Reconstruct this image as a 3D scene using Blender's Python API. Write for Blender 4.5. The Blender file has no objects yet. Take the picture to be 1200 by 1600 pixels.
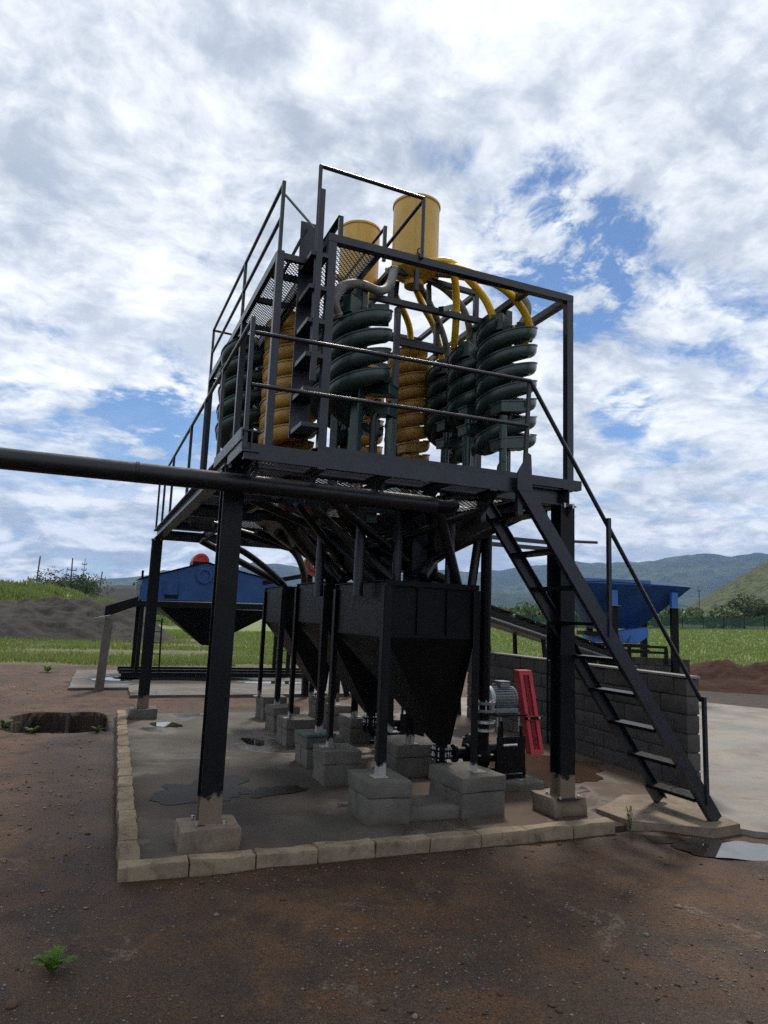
import bpy, bmesh, math, random
import numpy as np
from mathutils import Vector, Matrix
random.seed(7); RNG = np.random.default_rng(7)
SC = bpy.context.scene
COL = SC.collection
rad = math.radians

# ------------------------------------------------------------------ camera
YAW, PITCH, ROLL, FPX = .3944, .1521, .0396, 1094.53
CAM = Vector((-.8517, -5.1094, 1.6))
_fw = Vector((math.sin(YAW), math.cos(YAW), 0)); _rt = Vector((math.cos(YAW), -math.sin(YAW), 0)); _up = Vector((0, 0, 1))
_F = _fw*math.cos(PITCH) + _up*math.sin(PITCH); _U = -_fw*math.sin(PITCH) + _up*math.cos(PITCH)
_R = _rt*math.cos(ROLL) + _U*math.sin(ROLL); _U2 = -_rt*math.sin(ROLL) + _U*math.cos(ROLL)
cd = bpy.data.cameras.new('camera'); cam = bpy.data.objects.new('camera', cd); COL.objects.link(cam)
m = Matrix((( _R.x, _U2.x, -_F.x, CAM.x), (_R.y, _U2.y, -_F.y, CAM.y), (_R.z, _U2.z, -_F.z, CAM.z), (0, 0, 0, 1)))
cam.matrix_world = m
cd.sensor_fit = 'HORIZONTAL'; cd.sensor_width = 36; cd.lens = FPX/1200*36
cd.clip_start = .05; cd.clip_end = 20000
SC.camera = cam

# ------------------------------------------------------------------ sky, sun, exposure
SUN_DIR = Vector((.30, .52, .80)).normalized()
EL = math.asin(SUN_DIR.z); AZ = math.atan2(SUN_DIR.x, SUN_DIR.y)
W = bpy.data.worlds.new('World'); SC.world = W; W.use_nodes = True
def build_world():
    nt = W.node_tree; N = nt.nodes; L = nt.links; N.clear()
    def nd(t, **k):
        n = N.new(t)
        for a, b in k.items(): setattr(n, a, b)
        return n
    def mth(op, a, b=None, clamp=False):
        n = nd('ShaderNodeMath', operation=op, use_clamp=clamp)
        for i, x in enumerate((a, b)):
            if x is None: continue
            if isinstance(x, (int, float)): n.inputs[i].default_value = x
            else: L.new(x, n.inputs[i])
        return n.outputs[0]
    def vm(op, a, b=None):
        n = nd('ShaderNodeVectorMath', operation=op)
        for i, x in enumerate((a, b)):
            if x is None: continue
            if isinstance(x, (tuple, list, Vector)): n.inputs[i].default_value = x
            else: L.new(x, n.inputs[i])
        return n
    def noise(vec, scale, det, rough=.5, dist=0, lac=2.0):
        n = nd('ShaderNodeTexNoise'); n.inputs['Scale'].default_value = scale; n.inputs['Detail'].default_value = det
        n.inputs['Roughness'].default_value = rough; n.inputs['Distortion'].default_value = dist; n.inputs['Lacunarity'].default_value = lac
        L.new(vec, n.inputs['Vector']); return n.outputs['Fac']
    def ramp(f, a, b, smooth=True):
        n = nd('ShaderNodeMapRange', interpolation_type='SMOOTHSTEP' if smooth else 'LINEAR')
        n.inputs['From Min'].default_value = a; n.inputs['From Max'].default_value = b
        L.new(f, n.inputs['Value']); return n.outputs['Result']
    def mix(f, a, b):
        n = nd('ShaderNodeMix', data_type='RGBA')
        if isinstance(f, (int, float)): n.inputs['Factor'].default_value = f
        else: L.new(f, n.inputs['Factor'])
        for s, x in (('A', a), ('B', b)):
            i = [q for q in n.inputs if q.name == s and q.type == 'RGBA'][0]
            if isinstance(x, (tuple, list)): i.default_value = (*x, 1)
            else: L.new(x, i)
        return [q for q in n.outputs if q.type == 'RGBA'][0]
    tc = nd('ShaderNodeTexCoord'); d = vm('NORMALIZE', tc.outputs['Generated']).outputs[0]
    sep = nd('ShaderNodeSeparateXYZ'); L.new(d, sep.inputs[0])
    z = mth('MAXIMUM', sep.outputs[2], 0.0)
    den = mth('ADD', z, .20)
    cx = mth('DIVIDE', sep.outputs[0], den); cy = mth('DIVIDE', sep.outputs[1], den)
    cb = nd('ShaderNodeCombineXYZ'); L.new(cx, cb.inputs[0]); L.new(cy, cb.inputs[1]); cb.inputs[2].default_value = 3.7
    P = cb.outputs[0]
    # warp the layer a little so that edges curl
    wn = nd('ShaderNodeTexNoise'); wn.inputs['Scale'].default_value = 2.2; wn.inputs['Detail'].default_value = 4; L.new(P, wn.inputs['Vector'])
    wv = vm('MULTIPLY', vm('SUBTRACT', wn.outputs['Color'], (.5, .5, .5)).outputs[0], (.22, .22, 0)).outputs[0]
    PW = vm('ADD', P, wv).outputs[0]
    big = noise(PW, .95, 3, .5)
    fine = noise(PW, 4.0, 10, .60)
    wisp = noise(PW, 15.0, 7, .64)
    wisp2 = noise(PW, 6.5, 8, .66)
    c = mth('ADD', mth('MULTIPLY', big, .55), mth('ADD', mth('MULTIPLY', fine, .62), mth('MULTIPLY', wisp, .20)))
    for (gx, gy, gz, w, s) in GAPS:                       # openings in the cloud deck
        dd = vm('DOT_PRODUCT', d, Vector((gx, gy, gz)).normalized())
        c = mth('SUBTRACT', c, mth('MULTIPLY', mth('MULTIPLY', ramp(dd.outputs['Value'], 1-w, 1.0), ramp(wisp2, .25, .70)), s))
    cover = ramp(c, .49, .655)
    sky = nd('ShaderNodeTexSky', sky_type='NISHITA'); sky.sun_disc = False
    sky.sun_elevation = EL; sky.sun_rotation = AZ; sky.air_density = 1.0; sky.dust_density = .15; sky.ozone_density = 3.0; sky.altitude = 900
    # bellies against lit edges: the same layer sampled a step towards the sun tells how much cloud lies in the light's way
    PS = vm('ADD', PW, (.10, .17, 0)).outputs[0]
    tow = mth('ADD', mth('MULTIPLY', noise(PS, 4.0, 8, .58), .62), mth('MULTIPLY', noise(PS, 13.0, 6, .62), .38))
    sh2 = ramp(tow, .63, .35)
    bil = ramp(noise(PW, 1.25, 5, .55), .30, .68)
    dark = mix(bil, (5.6, 6.2, 7.1), (4.0, 4.6, 5.5))
    lit = mix(bil, (10.8, 10.85, 10.8), (8.8, 9.15, 9.4))
    col = mix(sh2, dark, lit)
    low = ramp(z, .30, .02)
    DL = vm('MULTIPLY', d, (5.2, 5.2, 13.0)).outputs[0]
    l1 = noise(DL, 1.5, 10, .60, .35)
    l2 = noise(vm('ADD', DL, (.05, .08, .22)).outputs[0], 1.5, 8, .58, .35)
    puff = ramp(mth('SUBTRACT', l1, mth('MULTIPLY', l2, .55)), .14, .30)
    lowcol = mix(puff, (3.6, 4.2, 5.2), (11.0, 11.0, 10.9))
    col = mix(mth('MULTIPLY', low, .85), col, lowcol)
    cover = mth('MAXIMUM', cover, mth('MULTIPLY', low, ramp(l1, .34, .50)))
    blue = mix(1.0, sky.outputs[0], vm('MULTIPLY', sky.outputs[0], (.70, .80, .88)).outputs[0])
    out = mix(cover, blue, col)
    bg = nd('ShaderNodeBackground'); L.new(out, bg.inputs['Color']); bg.inputs['Strength'].default_value = .1
    o = nd('ShaderNodeOutputWorld'); L.new(bg.outputs[0], o.inputs['Surface'])
GAPS = [(.525, .695, .49, .013, .31), (.60, .665, .44, .008, .12), (.70, .60, .386, .004, .12), (.08, .96, .26, .007, .26), (.641, .71, .29, .0016, .20), (.66, .53, .53, .006, .14), (.364, .714, .598, .0016, .12)]
build_world()
sl = bpy.data.lights.new('sun', 'SUN'); sl.energy = 2.5; sl.angle = rad(10); sl.color = (1.0, .92, .80)
sun = bpy.data.objects.new('sun', sl); COL.objects.link(sun); sun.rotation_euler = (-SUN_DIR).to_track_quat('-Z', 'Y').to_euler(); sun.location = (0, 0, 30)
vs = SC.view_settings; vs.view_transform = 'Standard'; vs.look = 'None'; vs.exposure = .34; vs.gamma = 1; vs.use_curve_mapping = False
SC.render.engine = 'CYCLES'
cy_ = SC.cycles; cy_.use_denoising = False; cy_.max_bounces = 6; cy_.transparent_max_bounces = 12; cy_.volume_bounces = 0
cy_.caustics_reflective = False; cy_.caustics_refractive = False
cy_.sample_clamp_indirect = 6
W.cycles.sampling_method = 'AUTOMATIC'

# ------------------------------------------------------------------ helpers
def vnoise(x, y, seed=0):
    x = np.asarray(x, float); y = np.asarray(y, float)
    xi = np.floor(x).astype(np.int64); yi = np.floor(y).astype(np.int64); fx = x-xi; fy = y-yi
    fx = fx*fx*(3-2*fx); fy = fy*fy*(3-2*fy)
    def h(a, b):
        n = (a*374761393 + b*668265263 + seed*1274126177) & 0xffffffff
        n = ((n ^ (n >> 13))*1274126177) & 0xffffffff
        return ((n ^ (n >> 16)) & 0xffff)/65535.0
    return (h(xi, yi)*(1-fx)+h(xi+1, yi)*fx)*(1-fy) + (h(xi, yi+1)*(1-fx)+h(xi+1, yi+1)*fx)*fy
def fbm(x, y, o=5, seed=0, gain=.5, ridged=False):
    s = 0; a = 1; t = 0
    for i in range(o):
        n = vnoise(x*2**i + 17.3*i, y*2**i - 9.1*i, seed+i)
        if ridged: n = 1-np.abs(2*n-1)
        s = s+a*n; t += a; a *= gain
    return s/t
def sstep(a, b, x):
    t = np.clip((np.asarray(x, float)-a)/(b-a), 0, 1); return t*t*(3-2*t)

class MB:
    def __init__(s): s.v = []; s.f = []
    def add(s, vs, fs):
        o = len(s.v); s.v += [tuple(p) for p in vs]; s.f += [tuple(i+o for i in f) for f in fs]; return s
    def box(s, x0, x1, y0, y1, z0, z1):
        return s.add([(x0,y0,z0),(x1,y0,z0),(x1,y1,z0),(x0,y1,z0),(x0,y0,z1),(x1,y0,z1),(x1,y1,z1),(x0,y1,z1)],
                     [(0,3,2,1),(4,5,6,7),(0,1,5,4),(1,2,6,5),(2,3,7,6),(3,0,4,7)])
    def bar(s, p, q, w, h=None, up=(0,0,1), ow=0, oh=0):
        """rectangular bar p->q; w across (perp to up), h along up; ow/oh shift the section"""
        h = w if h is None else h
        p = Vector(p); q = Vector(q); d = (q-p).normalized(); up = Vector(up)
        if abs(d.dot(up)) > .98: up = Vector((0,1,0)) if abs(d.y) < .9 else Vector((1,0,0))
        a = d.cross(up).normalized(); b = a.cross(d).normalized()
        vs = []
        for c in (p, q):
            for (i, k) in ((-1,-1),(1,-1),(1,1),(-1,1)): vs.append(c + a*(ow+i*w/2) + b*(oh+k*h/2))
        return s.add(vs, [(3,2,1,0),(4,5,6,7),(0,1,5,4),(1,2,6,5),(2,3,7,6),(3,0,4,7)])
    def ibeam(s, p, q, w, h, t=.011, up=(0,0,1)):
        s.bar(p, q, w, t, up, 0, h/2-t/2); s.bar(p, q, w, t, up, 0, -h/2+t/2); s.bar(p, q, t*.8, h-2*t, up); return s
    def channel(s, p, q, w, h, t=.008, up=(0,0,1), side=1):
        """web on the side*(perp) face"""
        s.bar(p, q, t, h, up, side*(w/2-t/2), 0); s.bar(p, q, w-t, t, up, -side*t/2, h/2-t/2); s.bar(p, q, w-t, t, up, -side*t/2, -h/2+t/2); return s
    def angle(s, p, q, w, t=.006, up=(0,0,1), sx=1, sz=1):
        s.bar(p, q, t, w, up, sx*(w/2-t/2), 0); s.bar(p, q, w-t, t, up, -sx*t/2, sz*(w/2-t/2)); return s
    def tube(s, pts, r, n=10, cap=True, closed=False):
        pts = [Vector(p) for p in pts]; rs = r if isinstance(r, (list, tuple)) else [r]*len(pts)
        o = len(s.v); prev = None; N = len(pts)
        for i, p in enumerate(pts):
            if closed: d = (pts[(i+1) % N]-pts[i-1]).normalized()
            else: d = (pts[min(i+1, N-1)]-pts[max(i-1, 0)]).normalized()
            if prev is None: a = d.orthogonal().normalized()
            else: a = (prev - d*prev.dot(d)).normalized()
            prev = a; b = d.cross(a)
            for k in range(n):
                t = 2*math.pi*k/n; s.v.append(tuple(p + (a*math.cos(t)+b*math.sin(t))*rs[i]))
        M = N if closed else N-1
        for i in range(M):
            j = (i+1) % N
            for k in range(n):
                l = (k+1) % n; s.f.append((o+i*n+k, o+i*n+l, o+j*n+l, o+j*n+k))
        if cap and not closed:
            s.f.append(tuple(o+k for k in range(n))[::-1]); s.f.append(tuple(o+(N-1)*n+k for k in range(n)))
        return s
    def cyl(s, p, q, r, n=16, r2=None): return s.tube([p, q], [r, r if r2 is None else r2], n)
    def lathe(s, prof, c=(0,0,0), n=28, axis='z'):
        o = len(s.v); c = Vector(c)
        for (r, z) in prof:
            for k in range(n):
                t = 2*math.pi*k/n; u, w = r*math.cos(t), r*math.sin(t)
                p = (u, w, z) if axis == 'z' else ((z, u, w) if axis == 'x' else (w, z, u))
                s.v.append(tuple(c+Vector(p)))
        for i in range(len(prof)-1):
            for k in range(n):
                l = (k+1) % n; s.f.append((o+i*n+k, o+i*n+l, o+(i+1)*n+l, o+(i+1)*n+k))
        return s
    def prism(s, poly, axis, a, b):
        """poly list of 2d points, extruded along axis from a to b"""
        n = len(poly)
        def P(u, w, t): return {'x': (t, u, w), 'y': (u, t, w), 'z': (u, w, t)}[axis]
        return s.add([P(u, w, a) for u, w in poly]+[P(u, w, b) for u, w in poly],
                     [tuple(range(n))[::-1], tuple(range(n, 2*n))]+[(i, (i+1) % n, n+(i+1) % n, n+i) for i in range(n)])
    def build(s, name, mat, parent=None, smooth=False, bevel=0, recalc=True, sharp=None):
        me = bpy.data.meshes.new(name); me.from_pydata(s.v, [], s.f)
        if recalc:
            bm = bmesh.new(); bm.from_mesh(me); bmesh.ops.recalc_face_normals(bm, faces=bm.faces); bm.to_mesh(me); bm.free()
        if smooth:
            me.polygons.foreach_set('use_smooth', [True]*len(me.polygons))
            if sharp is None: sharp = 40
            me.set_sharp_from_angle(angle=rad(sharp))
        if mat is not None: me.materials.append(mat)
        return link(name, me, parent, bevel)
def link(name, me, parent=None, bevel=0):
    o = bpy.data.objects.new(name, me); COL.objects.link(o)
    if parent is not None:
        o.parent = parent
    if bevel:
        b = o.modifiers.new('bevel', 'BEVEL'); b.width = bevel; b.segments = 2; b.limit_method = 'ANGLE'; b.angle_limit = rad(40)
    return o
def tag(o, label, cat, group=None):
    o['label'] = label; o['category'] = cat
    if group: o['group'] = group
    return o
def struct(o, kind='structure'): o['kind'] = kind; return o
def thing(name, label, cat, loc=(0,0,0), rz=0, group=None):
    o = bpy.data.objects.new(name, None); COL.objects.link(o); o.empty_display_size = .1
    o.location = loc; o.rotation_euler = (0, 0, rz)
    return tag(o, label, cat, group)
def copy_tree(o, parent=None):
    c = o.copy(); COL.objects.link(c); c.parent = parent
    for ch in o.children: copy_tree(ch, c)
    return c
def np_mesh(name, V, T, mat, parent=None, smooth=False):
    """numpy verts (n,3), faces (m,k) all the same k"""
    V = np.asarray(V, np.float32); T = np.asarray(T, np.int32); k = T.shape[1]
    me = bpy.data.meshes.new(name); me.vertices.add(len(V)); me.vertices.foreach_set('co', V.ravel())
    me.loops.add(T.size); me.loops.foreach_set('vertex_index', T.ravel())
    me.polygons.add(len(T)); me.polygons.foreach_set('loop_start', np.arange(0, T.size, k, dtype=np.int32))
    me.update(calc_edges=True)
    if smooth: me.polygons.foreach_set('use_smooth', np.ones(len(T), bool))
    if mat is not None: me.materials.append(mat)
    me.validate()
    return link(name, me, parent)
def crom(pts, n=8):
    pts = [Vector(p) for p in pts]; P = [pts[0]*2-pts[1]]+pts+[pts[-1]*2-pts[-2]]; out = []
    for i in range(1, len(P)-2):
        for k in range(n):
            t = k/n; a, b, c, d = P[i-1:i+3]
            out.append(.5*((2*b)+(c-a)*t+(2*a-5*b+4*c-d)*t*t+(3*b-a-3*c+d)*t**3))
    out.append(pts[-1]); return out

# ------------------------------------------------------------------ materials
MATS = {}
class NT:
    def __init__(s, name):
        s.m = bpy.data.materials.new(name); s.m.use_nodes = True; s.t = s.m.node_tree; s.N = s.t.nodes; s.L = s.t.links
        s.b = s.N['Principled BSDF']; s.out = s.N['Material Output']; MATS[name] = s.m
        s._co = {}
    def nd(s, t, **k):
        n = s.N.new(t)
        for a, b in k.items(): setattr(n, a, b)
        return n
    def put(s, sock, x):
        if x is None: return
        if isinstance(x, (int, float)): sock.default_value = (x, x, x, 1) if sock.type == 'RGBA' else x
        elif isinstance(x, (tuple, list)): sock.default_value = (*x, 1) if sock.type == 'RGBA' and len(x) == 3 else x
        else: s.L.new(x, sock)
    def co(s, kind='obj'):
        if kind in s._co: return s._co[kind]
        if kind == 'world': r = s.nd('ShaderNodeNewGeometry').outputs['Position']
        else:
            tc = s.nd('ShaderNodeTexCoord').outputs['Object']; oi = s.nd('ShaderNodeObjectInfo').outputs['Random']
            mu = s.nd('ShaderNodeMath', operation='MULTIPLY'); s.L.new(oi, mu.inputs[0]); mu.inputs[1].default_value = 57.0
            a = s.nd('ShaderNodeVectorMath', operation='ADD'); s.L.new(tc, a.inputs[0]); s.L.new(mu.outputs[0], a.inputs[1]); r = a.outputs[0]
        s._co[kind] = r; return r
    def noise(s, scale, det=4, rough=.55, dist=0, co='obj', vec=None):
        n = s.nd('ShaderNodeTexNoise'); s.L.new(vec if vec is not None else s.co(co), n.inputs['Vector'])
        n.inputs['Scale'].default_value = scale; n.inputs['Detail'].default_value = det; n.inputs['Roughness'].default_value = rough; n.inputs['Distortion'].default_value = dist
        return n.outputs['Fac']
    def voro(s, scale, feature='F1', out='Distance', co='obj', rnd=1):
        n = s.nd('ShaderNodeTexVoronoi', feature=feature); s.L.new(s.co(co), n.inputs['Vector']); n.inputs['Scale'].default_value = scale; n.inputs['Randomness'].default_value = rnd
        return n.outputs[out]
    def stretch(s, v, co='obj'):
        n = s.nd('ShaderNodeVectorMath', operation='MULTIPLY'); s.L.new(s.co(co), n.inputs[0]); n.inputs[1].default_value = v; return n.outputs[0]
    def rmp(s, f, a, b, c=0., d=1.):
        n = s.nd('ShaderNodeMapRange', interpolation_type='SMOOTHSTEP'); s.put(n.inputs['Value'], f)
        n.inputs['From Min'].default_value = a; n.inputs['From Max'].default_value = b; n.inputs['To Min'].default_value = c; n.inputs['To Max'].default_value = d
        return n.outputs['Result']
    def mth(s, op, a, b=None, clamp=False):
        n = s.nd('ShaderNodeMath', operation=op, use_clamp=clamp); s.put(n.inputs[0], a); s.put(n.inputs[1], b); return n.outputs[0]
    def mix(s, f, a, b, blend='MIX'):
        n = s.nd('ShaderNodeMix', data_type='RGBA', blend_type=blend); s.put(n.inputs[0], f); s.put(n.inputs[6], a); s.put(n.inputs[7], b); return n.outputs[2]
    def sep(s, v):
        n = s.nd('ShaderNodeSeparateXYZ'); s.L.new(v, n.inputs[0]); return n.outputs
    def bump(s, h, strength=.3, dist=.01):
        n = s.nd('ShaderNodeBump'); s.L.new(h, n.inputs['Height']); n.inputs['Strength'].default_value = strength; n.inputs['Distance'].default_value = dist
        s.L.new(n.outputs[0], s.b.inputs['Normal']); return n
    def fin(s, col, rough, metal=0, spec=.5):
        s.put(s.b.inputs['Base Color'], col); s.put(s.b.inputs['Roughness'], rough); s.b.inputs['Metallic'].default_value = metal
        s.b.inputs['Specular IOR Level'].default_value = spec; return s.m
def sc(c, k): return tuple(min(1, x*k) for x in c)

def m_paint(name, col, rough=.45, var=.2, chip=None, chipamt=.0, dust=(.17,.13,.10), dustamt=.25, mud=0, spec=.4, scale=6):
    s = NT(name)
    n1 = s.noise(scale, 5, .6); n2 = s.noise(scale*9, 4, .6)
    c = s.mix(s.rmp(n1, .3, .7), sc(col, 1-var), sc(col, 1+var))
    if chip:
        ch = s.rmp(s.noise(scale*3.5, 8, .72), .70-chipamt, .74-chipamt)
        c = s.mix(ch, c, chip)
    g = s.nd('ShaderNodeNewGeometry'); nz = s.sep(g.outputs['Normal'])[2]
    du = s.mth('MULTIPLY', s.rmp(nz, .55, .95), s.rmp(n2, .25, .75, 0, dustamt*2), clamp=True)
    streak = s.noise(7, 4, .6, 0, vec=s.stretch((1, 1, .12)))
    du = s.mth('ADD', du, s.rmp(streak, .55, .8, 0, dustamt*.5), clamp=True)
    c = s.mix(du, c, dust)
    r = s.rmp(n2, .3, .7, rough*.8, min(1, rough*1.25))
    if mud:
        z = s.sep(s.co('world'))[2]
        e = s.mth('ADD', z, s.mth('MULTIPLY', s.noise(7, 6, .65, co='world'), -.30))
        mm = s.rmp(e, mud, mud-.035)
        c = s.mix(mm, c, (.17, .13, .095)); r = s.mix(mm, r, .85)
    s.bump(n2, .06, .004)
    return s.fin(c, r, 0, spec)
def m_concrete(name, col, rough=.85, var=.25, stain=(.10,.085,.065), stainamt=.4, bump=.5, scale=7, wet=False, co='obj'):
    s = NT(name)
    n1 = s.noise(scale*.5, 6, .62, co=co); n2 = s.noise(scale*12, 6, .7, co=co); n3 = s.noise(scale*1.6, 7, .65, .4, co=co)
    c = s.mix(s.rmp(n1, .3, .7), sc(col, 1-var), sc(col, 1+var))
    c = s.mix(s.rmp(n2, .35, .75, 0, .5), c, sc(col, .55))
    c = s.mix(s.rmp(n3, .50, .72, 0, stainamt), c, stain)
    pit = s.voro(scale*9, co=co)
    h = s.mth('ADD', n2, s.mth('MULTIPLY', s.rmp(pit, .0, .35), .5))
    s.bump(h, bump, .006)
    return s.fin(c, rough, 0, .3)
def m_plain(name, col, rough=.5, metal=0, var=.12, scale=10, spec=.5, bump=0):
    s = NT(name); n1 = s.noise(scale, 5, .6)
    c = s.mix(s.rmp(n1, .3, .7), sc(col, 1-var), sc(col, 1+var))
    if bump: s.bump(s.noise(scale*6, 4, .6), bump, .005)
    return s.fin(c, rough, metal, spec)

steel = m_paint('black_steel_paint', (.0125, .016, .0225), .34, .3, chip=(.06, .06, .062), chipamt=.025, dust=(.09, .085, .08), dustamt=.12, spec=.5)
column_m = m_paint('muddied_column_paint', (.0045, .0052, .0068), .40, .25, dust=(.07, .065, .06), dustamt=.10, mud=.20, spec=.22)
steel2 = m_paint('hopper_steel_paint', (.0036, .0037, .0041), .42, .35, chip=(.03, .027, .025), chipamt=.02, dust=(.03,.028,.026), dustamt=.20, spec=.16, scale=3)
steel_scuff = m_paint('scuffed_steel', (.16, .17, .18), .5, .3, chip=(.05,.05,.055), chipamt=.06, dustamt=.3)
leg_scuff = m_paint('scraped_leg_paint', (.004, .0042, .0048), .45, .3, dust=(.05,.046,.04), dustamt=.15, mud=.29, spec=.2)
for _n in leg_scuff.node_tree.nodes:
    if _n.type == 'MIX' and tuple(round(q, 3) for q in _n.inputs[7].default_value[:3]) == (.17, .13, .095): _n.inputs[7].default_value = (.30, .29, .27, 1)
railm = m_paint('rail_paint', (.011, .014, .020), .33, .2, dust=(.09,.085,.08), dustamt=.10, spec=.5)
grate = m_paint('grating_steel', (.05, .052, .06), .5, .3, dustamt=.25)
pipe_black = m_paint('black_plastic_pipe', (.008, .0088, .0098), .36, .2, dust=(.12,.11,.10), dustamt=.35, scale=3)
green_gel = m_paint('green_fibreglass', (.017, .040, .034), .32, .22, dust=(.06,.085,.075), dustamt=.15, spec=.5, scale=4)
yellow_gel = m_paint('ochre_fibreglass', (.46, .265, .055), .38, .22, dust=(.30,.22,.12), dustamt=.15, spec=.45, scale=4)
tank_y = m_paint('yellow_tank_paint', (.60, .365, .055), .36, .10, dust=(.45,.32,.14), dustamt=.10, spec=.5, scale=3)
hose_y = m_plain('yellow_hose_rubber', (.80, .50, .012), .36, 0, .12, 12, .5)
hose_g = m_plain('grey_hose_rubber', (.20, .19, .17), .55, 0, .25, 9, .4)
conc = m_concrete('block_concrete', (.118, .108, .094), .88, .25)
conc_lt = m_concrete('kerb_concrete', (.215, .168, .112), .92, .34, stain=(.075, .05, .033), stainamt=.75)
conc_muddy = m_concrete('muddy_concrete', (.20, .155, .115), .9, .3, stain=(.09,.06,.045), stainamt=.6)
wall_conc = m_concrete('wall_block_concrete', (.072, .068, .064), .92, .3)
mortar = m_concrete('mortar', (.055, .052, .048), .95, .2)
blue_p = m_paint('blue_machine_paint', (.012, .058, .185), .42, .15, chip=(.10,.08,.06), chipamt=.015, dustamt=.2, scale=2)
blue_dk = m_paint('blue_hopper_paint', (.014, .062, .185), .5, .15, dustamt=.12, scale=2)
blue_lt = m_paint('light_blue_paint', (.035, .13, .38), .42, .12, dustamt=.15, scale=3)
red_p = m_paint('red_guard_paint', (.52, .055, .075), .42, .10, dustamt=.14, scale=5)
red_m = m_paint('red_motor_paint', (.42, .028, .018), .4, .1, dustamt=.1)
rust = m_paint('rusty_red_paint', (.16, .045, .025), .6, .3, dustamt=.2)
galv = m_paint('grey_cast_metal', (.17, .185, .195), .42, .15, dustamt=.2, scale=12)
motor_w = m_paint('pale_motor_paint', (.42, .47, .50), .4, .08, dustamt=.1)
bolt_m = m_plain('zinc_bolt', (.5, .5, .48), .4, .8, .15)
blue_motor = m_paint('dark_blue_motor_paint', (.012, .03, .22), .4, .1, dustamt=.1)
teal_p = m_paint('green_plate_paint', (.05, .09, .08), .55, .2, dustamt=.3)
wood = m_plain('weathered_wood', (.10, .085, .07), .9, 0, .3, 12, .2)
# ================================================================== SETTING
# ---- ground sheet
SLAB = (-.42, 4.05, -.36, 6.62)
def mound(x, y, cx, cy, rx, ry, h, p=2.0, rot=0):
    c, s_ = math.cos(rot), math.sin(rot); dx = (x-cx)*c+(y-cy)*s_; dy = -(x-cx)*s_+(y-cy)*c
    return h*np.exp(-(np.abs(dx/rx)**p+np.abs(dy/ry)**p))
PIT = (-1.02, 6.05, .62, .92)
def pit_mask(x, y, a=.97, b=1.01):
    w = .14*(fbm(x*4, y*4, 4, 5)-.5)+.10*(fbm(x*1.3, y*1.3, 2, 15)-.5)
    q = (np.abs((x-PIT[0])/PIT[2])**4+np.abs((y-PIT[1])/PIT[3])**4)**.25 + w*1.5
    return 1-sstep(a, b, q)
def grass_mask(x, y):
    yb = np.interp(x, [-40, -3, 8, 13, 18, 24, 60], [16.5, 17, 17.6, 16.2, 11.2, 6.0, -10])
    n = fbm(x*.35, y*.35, 4, 31)-.5
    g = sstep(-.5, .7, y-yb+3.0*n)
    bare = sstep(.54, .64, fbm(x*.10+3, y*.22, 3, 77))*(1-sstep(6, 12, x))*sstep(17, 22, y)   # worn strips on the left field
    return g*(1-.75*bare)
def heights(x, y):
    x = np.asarray(x, float); y = np.asarray(y, float)
    r = np.hypot(x+.85, y+5.1)
    near = 1-sstep(10, 22, r)
    z = .030*(fbm(x*.9, y*.9, 4, 3)-.5) + .022*(fbm(x*5, y*5, 4, 9)-.5)*near
    z = z + .05*(fbm(x*.25, y*.25, 3, 12)-.5)*sstep(4, 12, r)
    # level and slightly sunk where the slabs lie
    ins = sstep(SLAB[0]-.12, SLAB[0]+.02, x)*(1-sstep(SLAB[1], SLAB[1]+.3, x))*sstep(SLAB[2]-.12, SLAB[2]+.02, y)*(1-sstep(SLAB[3], SLAB[3]+.15, y))
    z = z*(1-ins)-.03*ins
    ap = sstep(3.7, 4.4, x)*(1-sstep(12.2, 13.2, x))*sstep(-1.6, -.9, y)*(1-sstep(8.6, 9.2, y))
    z = z*(1-ap)-.03*ap
    z = z - .035*np.exp(-(((x-3.80)/.45)**2+((y+.92)/.32)**2))      # hollow that holds the puddle by the stair
    z = z - .02*np.exp(-(((x+.72)/.25)**2+((y+.75)/.25)**2))
    z = z - 1.9*pit_mask(x, y)
    z = z + .030*np.maximum(0, x-10)*sstep(12, 40, r)*(1-.75*sstep(120, 400, r))
    z = z + mound(x, y, -9.0, 66, 7.5, 8, 2.9, 2) + mound(x, y, -1.0, 68, 7.0, 6, 1.25, 2) + mound(x, y, -28, 66, 13, 12, 2.9, 2)
    z = z + (mound(x, y, -10, 66, 15, 10, 1.0)+mound(x, y, 0, 68, 8, 8, .4))*1.8*(fbm(x*.28, y*.28, 4, 51)-.45)
    z = z - 14*sstep(150, 900, r)
    return z
def grow(lo, hi, step, far, k=1.16):
    c = list(np.arange(lo, hi+step/2, step)); a = lo; s_ = step; L_ = []
    while a > -far: s_ *= k; a -= s_; L_.append(a)
    b = hi; s_ = step; R_ = []
    while b < far: s_ *= k; b += s_; R_.append(b)
    return np.array(L_[::-1]+c+R_)
gx = grow(-3.6, 6.0, .048, 4600); gy = grow(-4.6, 8.2, .052, 4600)
X, Y = np.meshgrid(gx, gy); Z = heights(X, Y)
V = np.stack([X.ravel(), Y.ravel(), Z.ravel()], 1); nx, ny = len(gx), len(gy)
ii = (np.arange(ny-1)[:, None]*nx+np.arange(nx-1)[None, :]).ravel()
T = np.stack([ii, ii+1, ii+nx+1, ii+nx], 1)

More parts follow.
